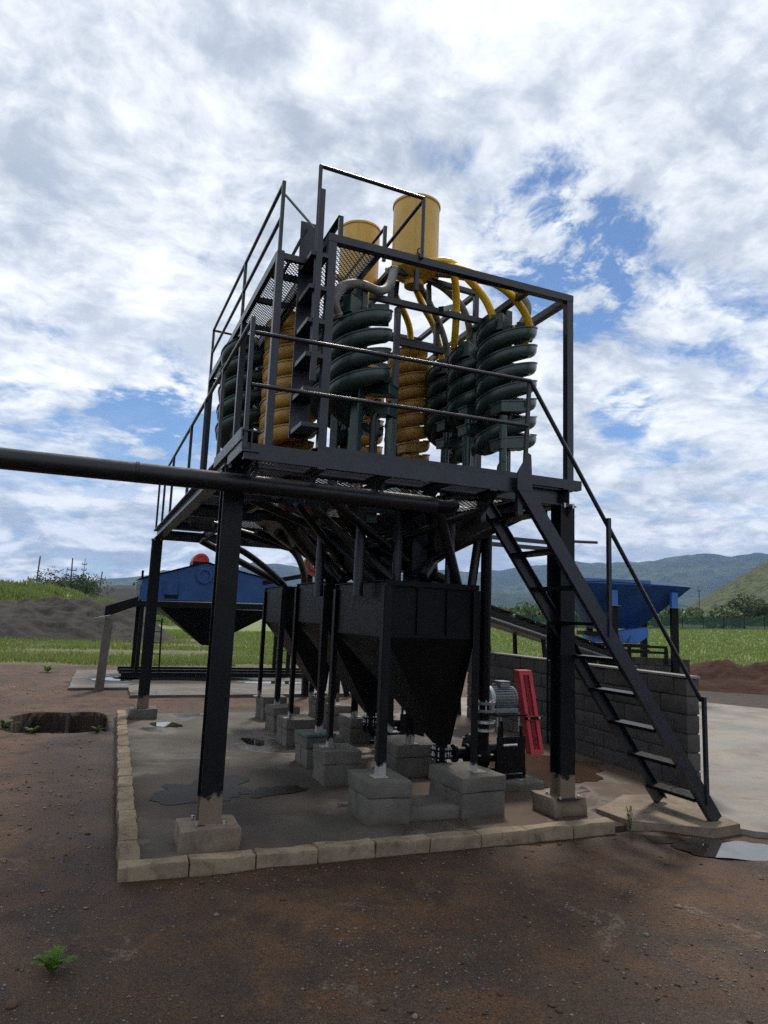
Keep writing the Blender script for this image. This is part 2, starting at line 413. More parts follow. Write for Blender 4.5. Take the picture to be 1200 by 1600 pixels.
def m_ground():
    s = NT('red_brown_earth')
    w = s.co('world')
    an = s.nd('ShaderNodeAttribute', attribute_name='zones'); at = an.outputs['Color']; damp = an.outputs['Alpha']
    sp = s.nd('ShaderNodeSeparateColor'); s.L.new(at, sp.inputs[0]); grass, gravel, soil_pit_shade = sp.outputs[0], sp.outputs[1], sp.outputs[2]
    n1 = s.noise(.55, 6, .6, .3, co='world'); n2 = s.noise(3.2, 7, .65, .2, co='world'); n3 = s.noise(38, 6, .7, co='world'); n4 = s.noise(140, 3, .6, co='world')
    c = s.mix(s.rmp(n1, .3, .7), (.062, .027, .0105), (.150, .072, .028))
    c = s.mix(s.rmp(n2, .42, .62, 0, .85), c, (.042, .021, .013))
    c = s.mix(s.rmp(n2, .30, .16, 0, .5), c, (.19, .11, .062))
    tan = s.rmp(s.noise(1.1, 5, .6, .6, co='world'), .62, .74, 0, .55)
    c = s.mix(tan, c, (.23, .145, .085))
    # grey stony patches
    gv = s.mth('MULTIPLY', gravel, s.rmp(s.mth('ADD', n2, s.mth('MULTIPLY', n3, .4)), .50, .80), clamp=True)
    c = s.mix(s.mth('MULTIPLY', gv, .55), c, (.070, .052, .038))
    c = s.mix(s.rmp(n3, .35, .72, 0, .6), c, (.018, .010, .007))
    crust = s.mth('MULTIPLY', s.rmp(s.noise(2.1, 7, .62, .8, co='world'), .60, .66), s.rmp(n3, .62, .40))
    c = s.mix(s.mth('MULTIPLY', crust, .6), c, (.20, .155, .115))
    peb = s.voro(85, co='world'); pc = s.voro(85, out='Color', co='world')
    pm = s.mth('MULTIPLY', s.rmp(peb, .30, .16), s.rmp(s.sep(pc)[0], .70, .76))
    c = s.mix(s.mth('MULTIPLY', pm, .8), c, s.mix(s.sep(pc)[1], (.14, .11, .085), (.30, .27, .24)))
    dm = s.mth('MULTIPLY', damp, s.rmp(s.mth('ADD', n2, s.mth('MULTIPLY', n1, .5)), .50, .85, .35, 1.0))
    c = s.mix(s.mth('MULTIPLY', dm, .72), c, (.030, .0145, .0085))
    c = s.mix(soil_pit_shade, c, s.mix(n3, (.005, .003, .002), (.016, .008, .005)))  # turned earth, and the shade of the pit painted as near-black colour
    gcol = s.mix(s.rmp(n1, .3, .7), (.095, .135, .028), (.175, .205, .055))
    gcol = s.mix(s.rmp(n2, .3, .7, 0, .5), gcol, (.075, .11, .022))
    g1 = s.noise(120, 3, .65, co='world'); g2 = s.noise(260, 2, .6, co='world')
    c = s.mix(s.mth('MULTIPLY', s.rmp(g1, .50, .62), .55), c, (.016, .009, .006))
    c = s.mix(s.mth('MULTIPLY', s.rmp(g1, .42, .32), .45), c, s.mix(gravel, (.21, .125, .068), (.19, .15, .115)))
    c = s.mix(s.mth('MULTIPLY', s.rmp(g2, .62, .72), .5), c, (.26, .19, .13))
    h = s.mth('ADD', s.mth('MULTIPLY', n3, .8), s.mth('ADD', s.mth('MULTIPLY', s.rmp(peb, .34, .10), .5), s.mth('MULTIPLY', n4, .35)))
    c = s.mix(grass, c, gcol)
    s.bump(h, 1.0, .016)
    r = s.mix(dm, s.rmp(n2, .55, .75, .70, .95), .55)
    return s.fin(c, r, 0, .25)
ground_m = m_ground()
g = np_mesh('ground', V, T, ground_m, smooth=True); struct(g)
def zones(x, y):
    gr = grass_mask(x, y)*(1-sstep(.5, .9, pit_mask(x, y)))
    gv = sstep(-.9, -2.1, y + .25*(x-1.2) + .9*(fbm(x*.8, y*.8, 4, 71)-.5))*(1-sstep(4.5, 6, x))
    gv = np.where(y < 3, gv, 0)
    so = np.clip(mound(x, y, 17.0, 9.4, 4.8, 1.9, 1.4, 2, -.75)+mound(x, y, 25., 1.5, 6, 2.0, 1.4, 2, -.75), 0, 1)
    so = np.maximum(so, .85*sstep(12.0, 12.8, x)*(1-grass_mask(x, y))*(1-sstep(30, 40, x)))
    so = np.maximum(so, pit_mask(x, y, 1.02, 1.12))  # painted shade: pit walls and rim get the near-black earth colour
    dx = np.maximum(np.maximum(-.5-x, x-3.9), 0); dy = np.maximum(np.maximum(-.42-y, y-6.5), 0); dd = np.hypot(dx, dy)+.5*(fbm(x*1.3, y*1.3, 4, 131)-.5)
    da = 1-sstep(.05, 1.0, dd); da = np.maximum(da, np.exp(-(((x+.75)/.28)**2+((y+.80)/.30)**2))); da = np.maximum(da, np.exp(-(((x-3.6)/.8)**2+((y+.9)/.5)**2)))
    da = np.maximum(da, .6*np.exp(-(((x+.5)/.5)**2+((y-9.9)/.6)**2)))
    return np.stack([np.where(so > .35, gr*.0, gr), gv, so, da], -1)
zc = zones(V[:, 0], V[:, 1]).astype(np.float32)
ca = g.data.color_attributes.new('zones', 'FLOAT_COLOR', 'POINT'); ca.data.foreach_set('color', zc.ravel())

# ---- concrete slab under the tower, second slab, apron
def sheet(name, poly, z, mat, thick=.05, amp=.004, step=.12, seed=1, rag=.0):
    """an uneven thin slab cut to a ragged outline"""
    P = [Vector((a, b)) for a, b in poly]; xs = [p.x for p in P]; ys = [p.y for p in P]
    bm = bmesh.new(); out = []
    n = len(P)
    for i in range(n):
        a, b = P[i], P[(i+1) % n]; k = max(1, int((b-a).length/step))
        nn = Vector((-(b-a).y, (b-a).x)).normalized()
        for q in range(k):
            t = q/k; p = a.lerp(b, t)
            o = rag*(float(fbm(p.x*2.2+seed, p.y*2.2, 3, seed))-.5)*2
            p = p+nn*o; out.append(p)
    vt = [bm.verts.new((p.x, p.y, z)) for p in out]; f = bm.faces.new(vt)
    r = bmesh.ops.extrude_face_region(bm, geom=[f]); vv = [e for e in r['geom'] if isinstance(e, bmesh.types.BMVert)]
    bmesh.ops.translate(bm, verts=vv, vec=(0, 0, -thick))
    bmesh.ops.recalc_face_normals(bm, faces=bm.faces)
    me = bpy.data.meshes.new(name); bm.to_mesh(me); bm.free(); me.materials.append(mat)
    return link(name, me)
def m_slab(name, base, dark, mud, mudx=None, gloss=.55):
    s = NT(name)
    n1 = s.noise(.8, 6, .62, .4, co='world'); n2 = s.noise(3.5, 7, .65, .4, co='world'); n3 = s.noise(45, 5, .7, co='world')
    c = s.mix(s.rmp(n1, .35, .65), dark, base)
    c = s.mix(s.rmp(n2, .52, .70, 0, .6), c, mud)
    c = s.mix(s.rmp(n3, .4, .75, 0, .35), c, sc(dark, .6))
    if mudx:
        x = s.sep(s.co('world'))[0]
        e = s.mth('ADD', x, s.mth('MULTIPLY', n2, 1.0))
        c = s.mix(s.rmp(e, mudx, mudx+.7, 0, .95), c, s.mix(n2, (.045, .026, .016), (.085, .05, .03)))
    wet = s.rmp(s.noise(.9, 4, .55, .6, co='world'), .50, .62)
    if mudx:
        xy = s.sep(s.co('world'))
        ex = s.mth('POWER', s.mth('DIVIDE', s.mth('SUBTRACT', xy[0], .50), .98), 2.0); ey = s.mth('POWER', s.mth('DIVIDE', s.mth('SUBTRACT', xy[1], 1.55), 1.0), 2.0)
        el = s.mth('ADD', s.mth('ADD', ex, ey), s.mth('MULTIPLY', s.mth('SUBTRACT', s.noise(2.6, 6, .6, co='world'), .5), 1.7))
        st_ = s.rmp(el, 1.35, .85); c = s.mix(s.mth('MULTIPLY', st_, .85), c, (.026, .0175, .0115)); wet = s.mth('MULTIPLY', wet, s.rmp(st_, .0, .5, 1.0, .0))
    r = s.mix(wet, .85, gloss*.45)
    c = s.mix(s.mth('MULTIPLY', wet, .45), c, sc(dark, .55))
    s.bump(s.mth('ADD', n3, n2), .25, .006)
    return s.fin(c, r, 0, .45)
slab_m = m_slab('wet_slab_concrete', (.108, .092, .070), (.048, .041, .032), (.054, .036, .023), 2.30)
apron_m = m_slab('apron_concrete', (.25, .225, .19), (.15, .135, .115), (.15, .095, .06), None, 1.2)
sl_ = struct(sheet('concrete_slab', [(-.42, -.36), (3.35, -.34), (4.6, .35), (5.1, .75), (5.4, 6.6), (-.22, 6.62)], .016, slab_m, .06, seed=3))
ap_ = struct(sheet('concrete_apron', [(4.05, -.25), (4.35, -.75), (4.75, -1.1), (6.0, -1.75), (14.5, -2.6), (13.4, 5.2), (12.4, 7.3), (11.6, 8.6), (5.2, 8.4), (5.12, .80), (4.62, .36)], .012, apron_m, .06, seed=8, rag=.07))
ramp_ = struct(sheet('stair_landing_pad', [(3.40, .05), (3.42, -.34), (3.95, -.70), (4.30, -.66), (4.40, -.2), (4.55, .30), (4.0, .40)], .050, conc_muddy, .09, seed=5, rag=.03))
s2 = struct(sheet('machine_slab', [(.05, 8.7), (5.6, 8.9), (6.2, 14.6), (-.9, 14.4), (-1.0, 10.0), (.10, 10.1)], .06, m_slab('far_slab_concrete', (.145, .12, .09), (.075, .066, .054), (.09, .06, .038)), .12, seed=6, rag=.03))
# ---- puddles
def m_water(name, tint, rough=.03, spec=.5):
    s = NT(name); n = s.noise(6, 3, .5, co='world'); s.bump(n, .015, .004)
    return s.fin(tint, rough, 0, spec)
wat_dark = m_water('puddle_water', (.014, .0095, .0065), .40, .07); wat_sky = m_water('clear_puddle_water', (.03, .026, .022), .03, .8)
def puddle(name, cx, cy, rx, ry, z, mat, seed, rot=0, lob=.5):
    n = 70; pts = []
    for k in range(n):
        t = 2*math.pi*k/n; u, v_ = math.cos(t), math.sin(t)
        q = 1+lob*2*(float(fbm(u*1.6+seed*3.1+5, v_*1.6-seed, 4, seed))-.5)
        a, b = u*rx*q, v_*ry*q; pts.append((cx+a*math.cos(rot)-b*math.sin(rot), cy+a*math.sin(rot)+b*math.cos(rot)))
    mb = MB(); o = mb.add([(x, y, z) for x, y in pts]+[(cx, cy, z)], [(k, (k+1) % n, n) for k in range(n)]).build(name, mat, recalc=False)
    return struct(o)
puddle('puddle', .30, 1.62, .46, .50, .0205, wat_dark, 4, .2, .75)
puddle('puddle', .85, 1.42, .30, .14, .0212, wat_dark, 9, .3, .8)
puddle('puddle', 1.25, 3.95, .13, .26, .0205, wat_sky, 6, .2, .5)
puddle('puddle', .36, 5.45, .18, .26, .0207, wat_sky, 21, .2, .5)
puddle('puddle', 3.82, -.98, .46, .25, -.012, wat_sky, 18, -.35, .35)
puddle('puddle', 3.28, -.60, .34, .13, -.010, wat_dark, 27, -.25, .35)
puddle('puddle', 3.9, 1.9, .75, 1.0, .0212, m_water('muddy_water', (.050, .027, .015), .22, .25), 31, 0, .45)
puddle('puddle', 2.9, 1.55, .5, .55, .0222, MATS['muddy_water'], 33, 0, .45)
puddle('puddle', 1.4, 12.0, 1.5, .5, .0655, wat_sky, 23, 0, .45)
puddle('puddle', 3.6, 11.2, 1.1, .35, .0655, wat_sky, 24, 0, .45)
puddle('puddle', -.1, 11.9, .45, .4, .0655, wat_sky, 25, 0, .45)

# ---- distant relief: heightfields in polar strips round the site
def polar_hf(name, az0, az1, na, r0, r1, nr, fn, mat):
    az = np.radians(np.linspace(az0, az1, na)); r = np.linspace(r0, r1, nr)
    A, Rr = np.meshgrid(az, r); x = np.sin(A)*Rr; y = np.cos(A)*Rr; z = fn(np.degrees(A), Rr, x, y)
    V = np.stack([x.ravel(), y.ravel(), z.ravel()], 1); i = (np.arange(nr-1)[:, None]*na+np.arange(na-1)[None, :]).ravel()
    return struct(np_mesh(name, V, np.stack([i, i+na, i+na+1, i+1], 1), mat, smooth=True))
def m_hill(name, g1, g2, rock, bush, s1, s2, bs):
    s = NT(name); n1 = s.noise(s1, 6, .6, .3, co='world'); n2 = s.noise(s2, 7, .68, co='world'); b = s.noise(bs, 5, .7, co='world')
    c = s.mix(s.rmp(n1, .35, .65), g1, g2); c = s.mix(s.rmp(n2, .58, .72, 0, .6), c, rock)
    c = s.mix(s.rmp(b, .47, .58, 0, .85), c, bush)
    s.bump(b, .7, 6.0)
    return s.fin(c, 1.0, 0, .1)
mount_m = m_hill('mountain_scrub', (.020, .034, .018), (.065, .085, .036), (.13, .12, .10), (.014, .024, .012), .0022, .012, .016)
hill_m = m_hill('hill_scrub', (.095, .110, .040), (.140, .145, .060), (.16, .13, .09), (.026, .040, .015), .006, .04, .22)
ELEV_AZ = [-70, -30, -6.2, -2, 2, 5, 9, 12, 14, 18, 22, 25, 28, 31, 33, 36, 40, 44, 48, 52, 60, 90, 120]
ELEV_DEG = [3, 2.4, 1.5, 2.0, 2.6, 3.3, 3.7, 4.5, 4.4, 4.1, 4.2, 4.35, 4.6, 4.3, 5.0, 5.1, 5.5, 5.7, 6.0, 6.2, 6.4, 5, 4]
def f_mount(az, r, x, y):
    rid = np.tan(np.radians(np.interp(az, ELEV_AZ, ELEV_DEG)))*4000*1.02
    prof = np.clip(sstep(2300, 4000, r), 0, 1)**1.15*(1-.55*sstep(4000, 5200, r))
    sp = fbm(x/620, y/620, 6, 41, .52, True); fine = fbm(x/170, y/170, 5, 43, .5)
    crest = fbm(az*.55, az*0+3, 5, 49)-.5
    return rid*prof*(.86+.22*(sp-.5)*(1.2-prof*.7)+.07*(fine-.5)) + rid*.16*prof*crest - 14 + rid*.06*prof
polar_hf('mountains', -55, 105, 420, 2200, 5200, 70, f_mount, mount_m)
def f_back(az, r, x, y):
    e = np.tan(np.radians(np.interp(az, [-60, -6, -1, 3, 7, 20, 60, 110], [2.2, 1.7, 2.3, 1.9, 2.9, 3.0, 3.2, 3])))*2500
    prof = sstep(1300, 2500, r)*(1-.5*sstep(2500, 3000, r))
    return e*prof*(.75+.35*fbm(x/330, y/330, 5, 83, .5, True))-18
polar_hf('foothills', -55, 100, 260, 1250, 2950, 40, f_back, mount_m)
def f_hill(az, r, x, y):
    e = np.tan(np.radians(np.interp(az, [40, 43.5, 46, 49, 52, 56, 64, 80, 110], [0, .2, 2.0, 4.2, 6.0, 7.8, 10, 9, 5])))*760
    prof = sstep(330, 780, r)*(1-.4*sstep(780, 1100, r))
    return e*prof*(.93+.16*(fbm(x/150, y/150, 5, 91, .5)-.5))-6+4*fbm(x/30, y/30, 3, 93)*prof
polar_hf('scrub_hill', 41, 105, 220, 300, 1080, 60, f_hill, hill_m)
# ================================================================== THE STEEL TOWER
def grating(name, x0, x1, y0, y1, z, parent, along='y', cell=.050, gap=.021, mat=None):
    """expanded-metal sheet: zigzag strands that touch at the diamonds' corners"""
    if along == 'y': La, Lb = y1-y0, x1-x0
    else: La, Lb = x1-x0, y1-y0
    n = max(2, int(La/(cell/2))); m_ = max(1, int(Lb/gap))
    t = np.linspace(0, La, n+1); V = []; F = []
    w, h = .0026, .0045; sec = np.array([(-w, -h), (w, -h*.2), (w, h), (-w, h*.2)])
    for j in range(m_):
        b = (j+.5)*Lb/m_; zig = np.where((np.arange(n+1)+j) % 2 == 0, 1, -1)*(Lb/m_)*.5*.97
        o = sum(len(q) for q in V); ring = np.zeros((n+1, 4, 3))
        for k in range(4):
            u = b+zig+sec[k, 0]
            if along == 'y': ring[:, k, 0] = x0+u; ring[:, k, 1] = y0+t
            else: ring[:, k, 0] = x0+t; ring[:, k, 1] = y0+u
            ring[:, k, 2] = z+sec[k, 1]
        V.append(ring.reshape(-1, 3)); i = np.arange(n)[:, None]*4
        for k in range(4):
            l = (k+1) % 4; F.append(np.concatenate([i+k, i+l, i+4+l, i+4+k], 1)+o)
    return np_mesh(name, np.concatenate(V), np.concatenate(F), mat or grate, parent)

TW = thing('steel_tower', 'tall black steel tower with two decks carrying green and ochre spirals', 'tower')
HB, BH = 2.68, .15            # underside and depth of main beams
ZC = HB+BH                    # 2.83
COLW = .15
def column(x, y, z0=.155, z1=HB-.012):
    mb = MB(); mb.ibeam((x+COLW/2, y+COLW/2, z0), (x+COLW/2, y+COLW/2, z1), COLW, COLW, .011, (0, 1, 0)); c = mb.build('column', column_m, TW)
    MB().box(x-.012, x+COLW+.012, y-.012, y+COLW+.012, z1+.0005, z1+.0115).build('cap_plate', steel, c)
    MB().box(x-.03, x+COLW+.03, y-.03, y+COLW+.03, z0-.004, z0+.012).build('base_plate', steel, c)
    for (a, b) in ((-.018, -.018), (COLW+.018, -.018), (-.018, COLW+.018), (COLW+.018, COLW+.018)): MB().cyl((x+a, y+b, z0+.012), (x+a, y+b, z0+.034), .011, 6).build('anchor_bolt', bolt_m, c)
    for (a, b) in ((.03, -.0125), (.12, -.0125), (.03, COLW+.0125), (.12, COLW+.0125)): MB().box(x+a-.009, x+a+.009, y+b-.009, y+b+.009, z1-.012, z1+.028).build('cap_bolt', bolt_m, c)
    for s_ in (-1, 1): MB().add([(x+COLW/2-.004, y+COLW/2+s_*(COLW/2+.001), z1), (x+COLW/2-.004, y+COLW/2+s_*(COLW/2+.07), z1), (x+COLW/2-.004, y+COLW/2+s_*(COLW/2+.001), z1-.10), (x+COLW/2+.004, y+COLW/2+s_*(COLW/2+.001), z1), (x+COLW/2+.004, y+COLW/2+s_*(COLW/2+.07), z1), (x+COLW/2+.004, y+COLW/2+s_*(COLW/2+.001), z1-.10)], [(0,1,2),(5,4,3),(0,3,4,1),(1,4,5,2),(2,5,3,0)]).build('gusset', steel, c)
for cx, cy in ((0, 0), (2.99, 0), (0, 6.07), (2.99, 6.07), (2.99, 3.0)): column(cx, cy)
def beamI(p, q, w=.12, h=BH, up=(0,0,1), name='main_beam', t=.011): return MB().ibeam(p, q, w, h, t, up).build(name, steel, TW)
zc = HB+BH/2
beamI((.075, -.52, zc), (.075, 6.30, zc)); beamI((3.065, -.02, zc), (3.065, 6.30, zc))
for y in (.075, 3.07, 6.145): beamI((.137, y, zc), (3.003, y, zc-.001), .11, BH-.004)
for y in (1.5, 4.55): beamI((.137, y, zc-.02), (3.003, y, zc-.02), .07, .10, name='cross_beam')
for x in (.74, 1.45, 2.25): beamI((x, .132, zc+.012), (x, 6.085, zc+.012), .06, .09, name='deck_joist')
# side extension behind the right column
MB().channel((3.13, 3.07, 2.765), (5.12, 3.07, 2.765), .05, .055).build('side_beam', steel, TW)
MB().channel((3.13, 3.10, 2.675), (5.12, 3.10, 2.675), .05, .055).build('side_beam', steel, TW)
MB().ibeam((5.16, 3.09, .01), (5.16, 3.09, 2.80), .10, .10, .009, (0, 1, 0)).build('column', steel, TW)
MB().cyl((5.22, 3.06, 2.80), (5.93, 3.06, 2.83), .022, 10).build('pipe_stub', steel, TW)
# base channels of the upper frame
zb = ZC+.045
for p, q in (((.70, .04, zb), (3.22, .04, zb)), ((.70, 3.43, zb), (3.22, 3.43, zb)), ((.72, .086, zb-.002), (.72, 3.385, zb-.002)), ((3.15, .086, zb-.002), (3.15, 3.385, zb-.002))):
    MB().channel(p, q, .08, .085, .008).build('base_channel', steel, TW)
# front walkway
YW = -.5
MB().channel((.03, YW+.02, 2.688), (2.22, YW+.02, 2.688), .04, .112, .008, side=1).build('edge_channel', steel, TW)
MB().bar((.02, YW+.008, 2.735), (.02, .02, 2.735), .012, .10).build('toe_plate', steel_scuff, TW)
MB().bar((.006, -.505, 2.80), (.006, .58, 2.80), .010, .085).build('toe_plate', steel_scuff, TW)
for x in (.14, .62, 1.12, 1.62, 2.14):
    MB().channel((x, YW+.045, 2.665), (x, .016, 2.665), .035, .06, .006).build('bracket', steel, TW)
    MB().add([(x-.004, .014, 2.63), (x-.004, -.30, 2.63), (x-.004, .014, 2.45), (x+.004, .014, 2.63), (x+.004, -.30, 2.63), (x+.004, .014, 2.45)], [(0,1,2),(5,4,3),(0,3,4,1),(1,4,5,2),(2,5,3,0)]).build('gusset', steel, TW)
xs = (.06, .62, 1.12, 1.62, 2.18)
for a, b in zip(xs, xs[1:]): grating('grating_panel', a+.006, b-.006, YW+.045, -.005, 2.702, TW, 'x')
ys = (.15, 1.5, 3.0, 4.5, 6.05)
for a, b in zip(ys, ys[1:]):
    grating('grating_panel', .142, .70, a+.006, b-.006, ZC+.012, TW, 'y')
for a, b in zip((.15, 1.5), (1.5, 3.0)):
    for xa, xb in ((.77, 1.42), (1.48, 2.22), (2.28, 2.98)): grating('grating_panel', xa, xb, a+.02, b-.02, ZC+.012, TW, 'y', .07, .032)
for xa, xb in ((.77, 1.42), (1.48, 2.22), (2.28, 2.98)): grating('grating_panel', xa, xb, 3.05, 6.02, ZC+.012, TW, 'y', .09, .04)

# upper frame
ZT = 4.73; P7 = .07; zt = ZT-P7/2
def post(x, y, z0, z1, w=P7, name='upper_post', m_=None): return MB().bar((x, y, z0), (x, y, z1), w, w, (0, 1, 0)).build(name, m_ or steel, TW, bevel=.003)
def ubeam(p, q, w=P7, h=P7, name='upper_beam'): return MB().bar(p, q, w, h).build(name, steel, TW, bevel=.003)
zp0 = ZC+.086
post(.744, .075, zp0, ZT-.072); post(3.128, .075, zp0, ZT-.072)
post(.744, 3.40, zp0, ZT-.072); post(3.128, 3.40, zp0, ZT-.072); post(.744, 1.72, zp0-.06, ZT-.072, .06); post(3.128, 1.72, zp0-.06, ZT-.072, .06)
ubeam((.708, .075, zt), (3.166, .075, zt)); ubeam((.708, 3.40, zt), (3.166, 3.40, zt))
ubeam((.744, .112, zt), (.744, 3.363, zt)); ubeam((3.130, .112, zt), (3.130, 3.363, zt))
ubeam((1.17, .112, zt-.002), (1.17, 3.363, zt-.002), .055, .065); ubeam((2.68, .112, zt-.002), (2.68, 3.363, zt-.002), .055, .065)
for y in (.88, 1.72, 2.55): ubeam((1.20, y, zt-.006), (2.65, y, zt-.006), .05, .06, 'cross_beam')
# spiral hanger frame inside
post(1.72, .92, ZC+.02, ZT-.075, .055, 'inner_post'); post(2.22, 1.05, 4.30, ZT-.075, .05, 'inner_post')
ubeam((1.75, .92, 4.30), (2.24, .92, 4.30), .05, .06, 'hanger_beam')
ubeam((1.20, 1.9, 4.28), (2.62, 1.9, 4.28), .05, .06, 'hanger_beam')
# raised stand for the tanks
for (x, y) in ((1.62, .88), (2.62, .95), (1.62, 2.35), (2.62, 2.35)): post(x, y, ZT-.02, 5.0, .05, 'stand_post')
ubeam((1.60, .88, 5.02), (2.64, .95, 5.02), .05, .05, 'stand_beam'); ubeam((2.62, .98, 5.02), (2.62, 2.33, 5.02), .05, .05, 'stand_beam')
ubeam((1.62, .91, 5.02), (1.62, 2.33, 5.02), .05, .05, 'stand_beam'); ubeam((1.60, 2.35, 5.02), (2.64, 2.35, 5.02), .05, .05, 'stand_beam')
ubeam((1.96, .45, 4.50), (2.24, .78, 4.72), .05, .05, 'diagonal_brace')
# mesh landing between upper frame and tanks
grating('grating_panel', .79, 1.14, .12, 1.65, ZT-.05, TW, 'y'); grating('grating_panel', .79, 1.14, 1.75, 3.3, ZT-.05, TW, 'y')

# upper side walkway
XO = .32; ZW = 4.555; YA, YB = .18, 3.70
def walkway():
    post(XO+.03, YA+.03, ZC+.02, ZW, .06); post(XO+.03, 1.62, ZC+.02, ZW-.07, .06); post(XO+.03, YB-.03, ZC+.02, ZW-.07, .06)
    MB().channel((XO+.02, YA+.062, ZW-.03), (XO+.02, YB, ZW-.03), .04, .075, .006, side=-1).build('walkway_beam', steel, TW)
    MB().channel((.69, YA+.1, ZW-.03), (.69, YB, ZW-.03), .04, .075, .006).build('walkway_beam', steel, TW)
    for y in (YA+.03, .55, 1.1, 1.75, 2.4, 3.05, YB-.03): MB().bar((XO+.045, y, ZW-.04), (.665, y, ZW-.04), .045, .05).build('walkway_joist', steel, TW)
    yy = (YA+.06, 1.1, 2.4, YB-.05)
    for a, b in zip(yy, yy[1:]): grating('grating_panel', XO+.045, .668, a+.004, b-.004, ZW-.004, TW, 'y', .042, .018)
walkway()
def rail_run(pts, mids, posts, r=.016, sq=True, name='guard_rail'):
    """pts: polyline of the top rail; mids: list of polylines; posts: (top, bottom) pairs as sub-parts"""
    mb = MB()
    for pl in [pts]+mids:
        for a, b in zip(pl, pl[1:]): mb.cyl(a, b, r, 10)
        for p in pl[1:-1]: mb.lathe([(r*.2, -r), (r*.8, -r*.6), (r, 0), (r*.8, r*.6), (r*.2, r)], p, 8)
    o = mb.build(name, railm, TW, smooth=True)
    for a, b in posts: MB().bar(a, b, .03, .03, (0, 1, 0)).build('rail_post', railm, o, bevel=.003)
    return o
# outer rail of the upper walkway
rt, rm = ZW+.60, ZW+.30
rail_run([(XO+.02, YA+.02, rt), (XO+.02, 3.72, rt+.05), (.60, 3.74, rt+.05)], [[(XO+.02, YA+.02, rm), (XO+.02, 3.72, rm+.03)]],
         [((XO+.02, y, rt+(.05*y/3.7) if y > .5 else rt+.02), (XO+.02, y, ZW-.03)) for y in (YA+.02, 1.72, 3.70)])
MB().cyl((XO+.03, YA+.01, rt-.10), (.60, .12, 4.78), .011, 8).build('stay_rod', steel_scuff, TW, smooth=True)
rail_run([(.36, YA+.25, 4.30), (.58, .30, 4.86)], [], [], .014, name='ladder_handrail')
# left deck rail
Zr = 3.63
rail_run([(.035, YW+.01, Zr), (.03, 6.2, Zr-.06)], [],
         [((.033, y, Zr-.01*y), (.036, y, ZC if y > -.3 else 2.70)) for y in (YW+.01, .62, 1.55, 2.55, 4.2, 5.2, 6.1)])
# front deck rail
rail_run([(.05, YW-.012, 3.52), (2.31, YW-.012, 3.56)], [[(.05, YW-.012, 3.145), (2.28, YW-.012, 3.18)]], [((2.31, YW+.01, 3.57), (2.265, YW+.01, 2.70))])
# tall hoop and rails round the tank platform
rail_run([(.605, .02, 3.62), (.597, .02, 5.28), (1.545, .02, 5.262), (1.545, .02, 4.70)], [[(1.545, .02, 5.25), (1.52, .92, 5.19)]], [], .017)
rail_run([(1.27, .22, 5.02), (1.27, 1.55, 5.02)], [], [((1.27, .22, 5.03), (1.27, .22, 4.70))], .014)
MB().bar((.83, .13, ZT), (.83, .13, 4.94), .035, .035, (0, 1, 0)).build('rail_post', steel, TW); MB().angle((.83, .13, 4.94), (.83, 3.2, 4.94), .045).build('kick_rail', steel, TW)
# ladder up to the walkway
lad = MB(); lad.bar((.62, .31, 3.03), (.615, .31, 4.93), .165, .010, (0, 1, 0)); lad.bar((.615, -.03, 3.42), (.610, -.03, 5.05), .05, .008, (0, 1, 0))
lad = lad.build('ladder', steel, TW)
for k in range(6): MB().bar((.62, -.024, 3.07+.283*k), (.62, .304, 3.07+.283*k), .15, .035).build('tread', steel, lad)
# pipework and launders under the deck
def dpipe(pts, r, m_=None, n=14, name='launder_pipe'): return MB().tube(pts, r, n).build(name, m_ or pipe_black, TW, smooth=True)
dpipe([(1.107, 1.8, 2.493), (1.48, 1.5, 1.98)], .050); dpipe([(1.18, 1.6, 2.51), (1.85, 1.3, 1.90)], .105, steel)
dpipe([(1.40, 1.7, 2.47), (1.93, 1.2, 2.06)], .085); dpipe([(2.307, 1.0, 2.66), (1.678, 1.6, 2.19)], .045); dpipe([(2.22, 1.15, 2.66), (1.60, 1.75, 2.16)], .045)
dpipe([(1.66, 1.3, 2.33), (2.505, 1.2, 2.0)], .055); dpipe([(2.62, .8, 2.64), (2.05, 1.5, 2.12)], .05); dpipe([(1.95, .55, 2.66), (2.35, 1.2, 2.05)], .04)
for x, y, r in ((1.24, 1.5, .045), (1.384, .8, .047), (1.756, .8, .045), (2.254, .7, .045)): dpipe([(x, y, 2.70), (x, y, 1.80)], r, steel)
MB().box(1.98, 2.14, .95, 1.15, 1.75, 2.66).build('downcomer_box', steel, TW)
dpipe([(2.765, 1.0, 2.66), (2.66, 1.0, 1.93)], .045, steel)
dpipe(crom([(.91, 3.0, 2.56), (1.40, 3.2, 2.41), (1.80, 4.0, 2.20), (1.95, 4.5, 1.95), (2.0, 5.2, 1.90)]), .045)
dpipe(crom([(.75, 4.6, 2.60), (1.2, 4.7, 2.42), (1.75, 5.0, 2.1), (2.0, 5.4, 1.93)]), .045)
dpipe([(.5, 3.6, 2.66), (2.3, 3.9, 2.36)], .06); dpipe([(2.6, 2.2, 2.60), (1.9, 3.1, 2.02)], .09, steel); dpipe([(1.1, 2.6, 2.60), (2.0, 3.0, 2.02)], .07)
def tapered(name, x0, x1, y0, y1, z1, xb0, xb1, yb0, yb1, z0, m_):
    return MB().add([(x0,y0,z1),(x1,y0,z1),(x1,y1,z1),(x0,y1,z1),(xb0,yb0,z0),(xb1,yb0,z0),(xb1,yb1,z0),(xb0,yb1,z0)],
                    [(0,1,2,3),(7,6,5,4),(0,4,5,1),(1,5,6,2),(2,6,7,3),(3,7,4,0)]).build(name, m_, TW)
tapered('collecting_launder', 1.85, 2.95, .85, 2.1, 2.655, 1.95, 2.2, 1.1, 1.5, 2.08, steel)
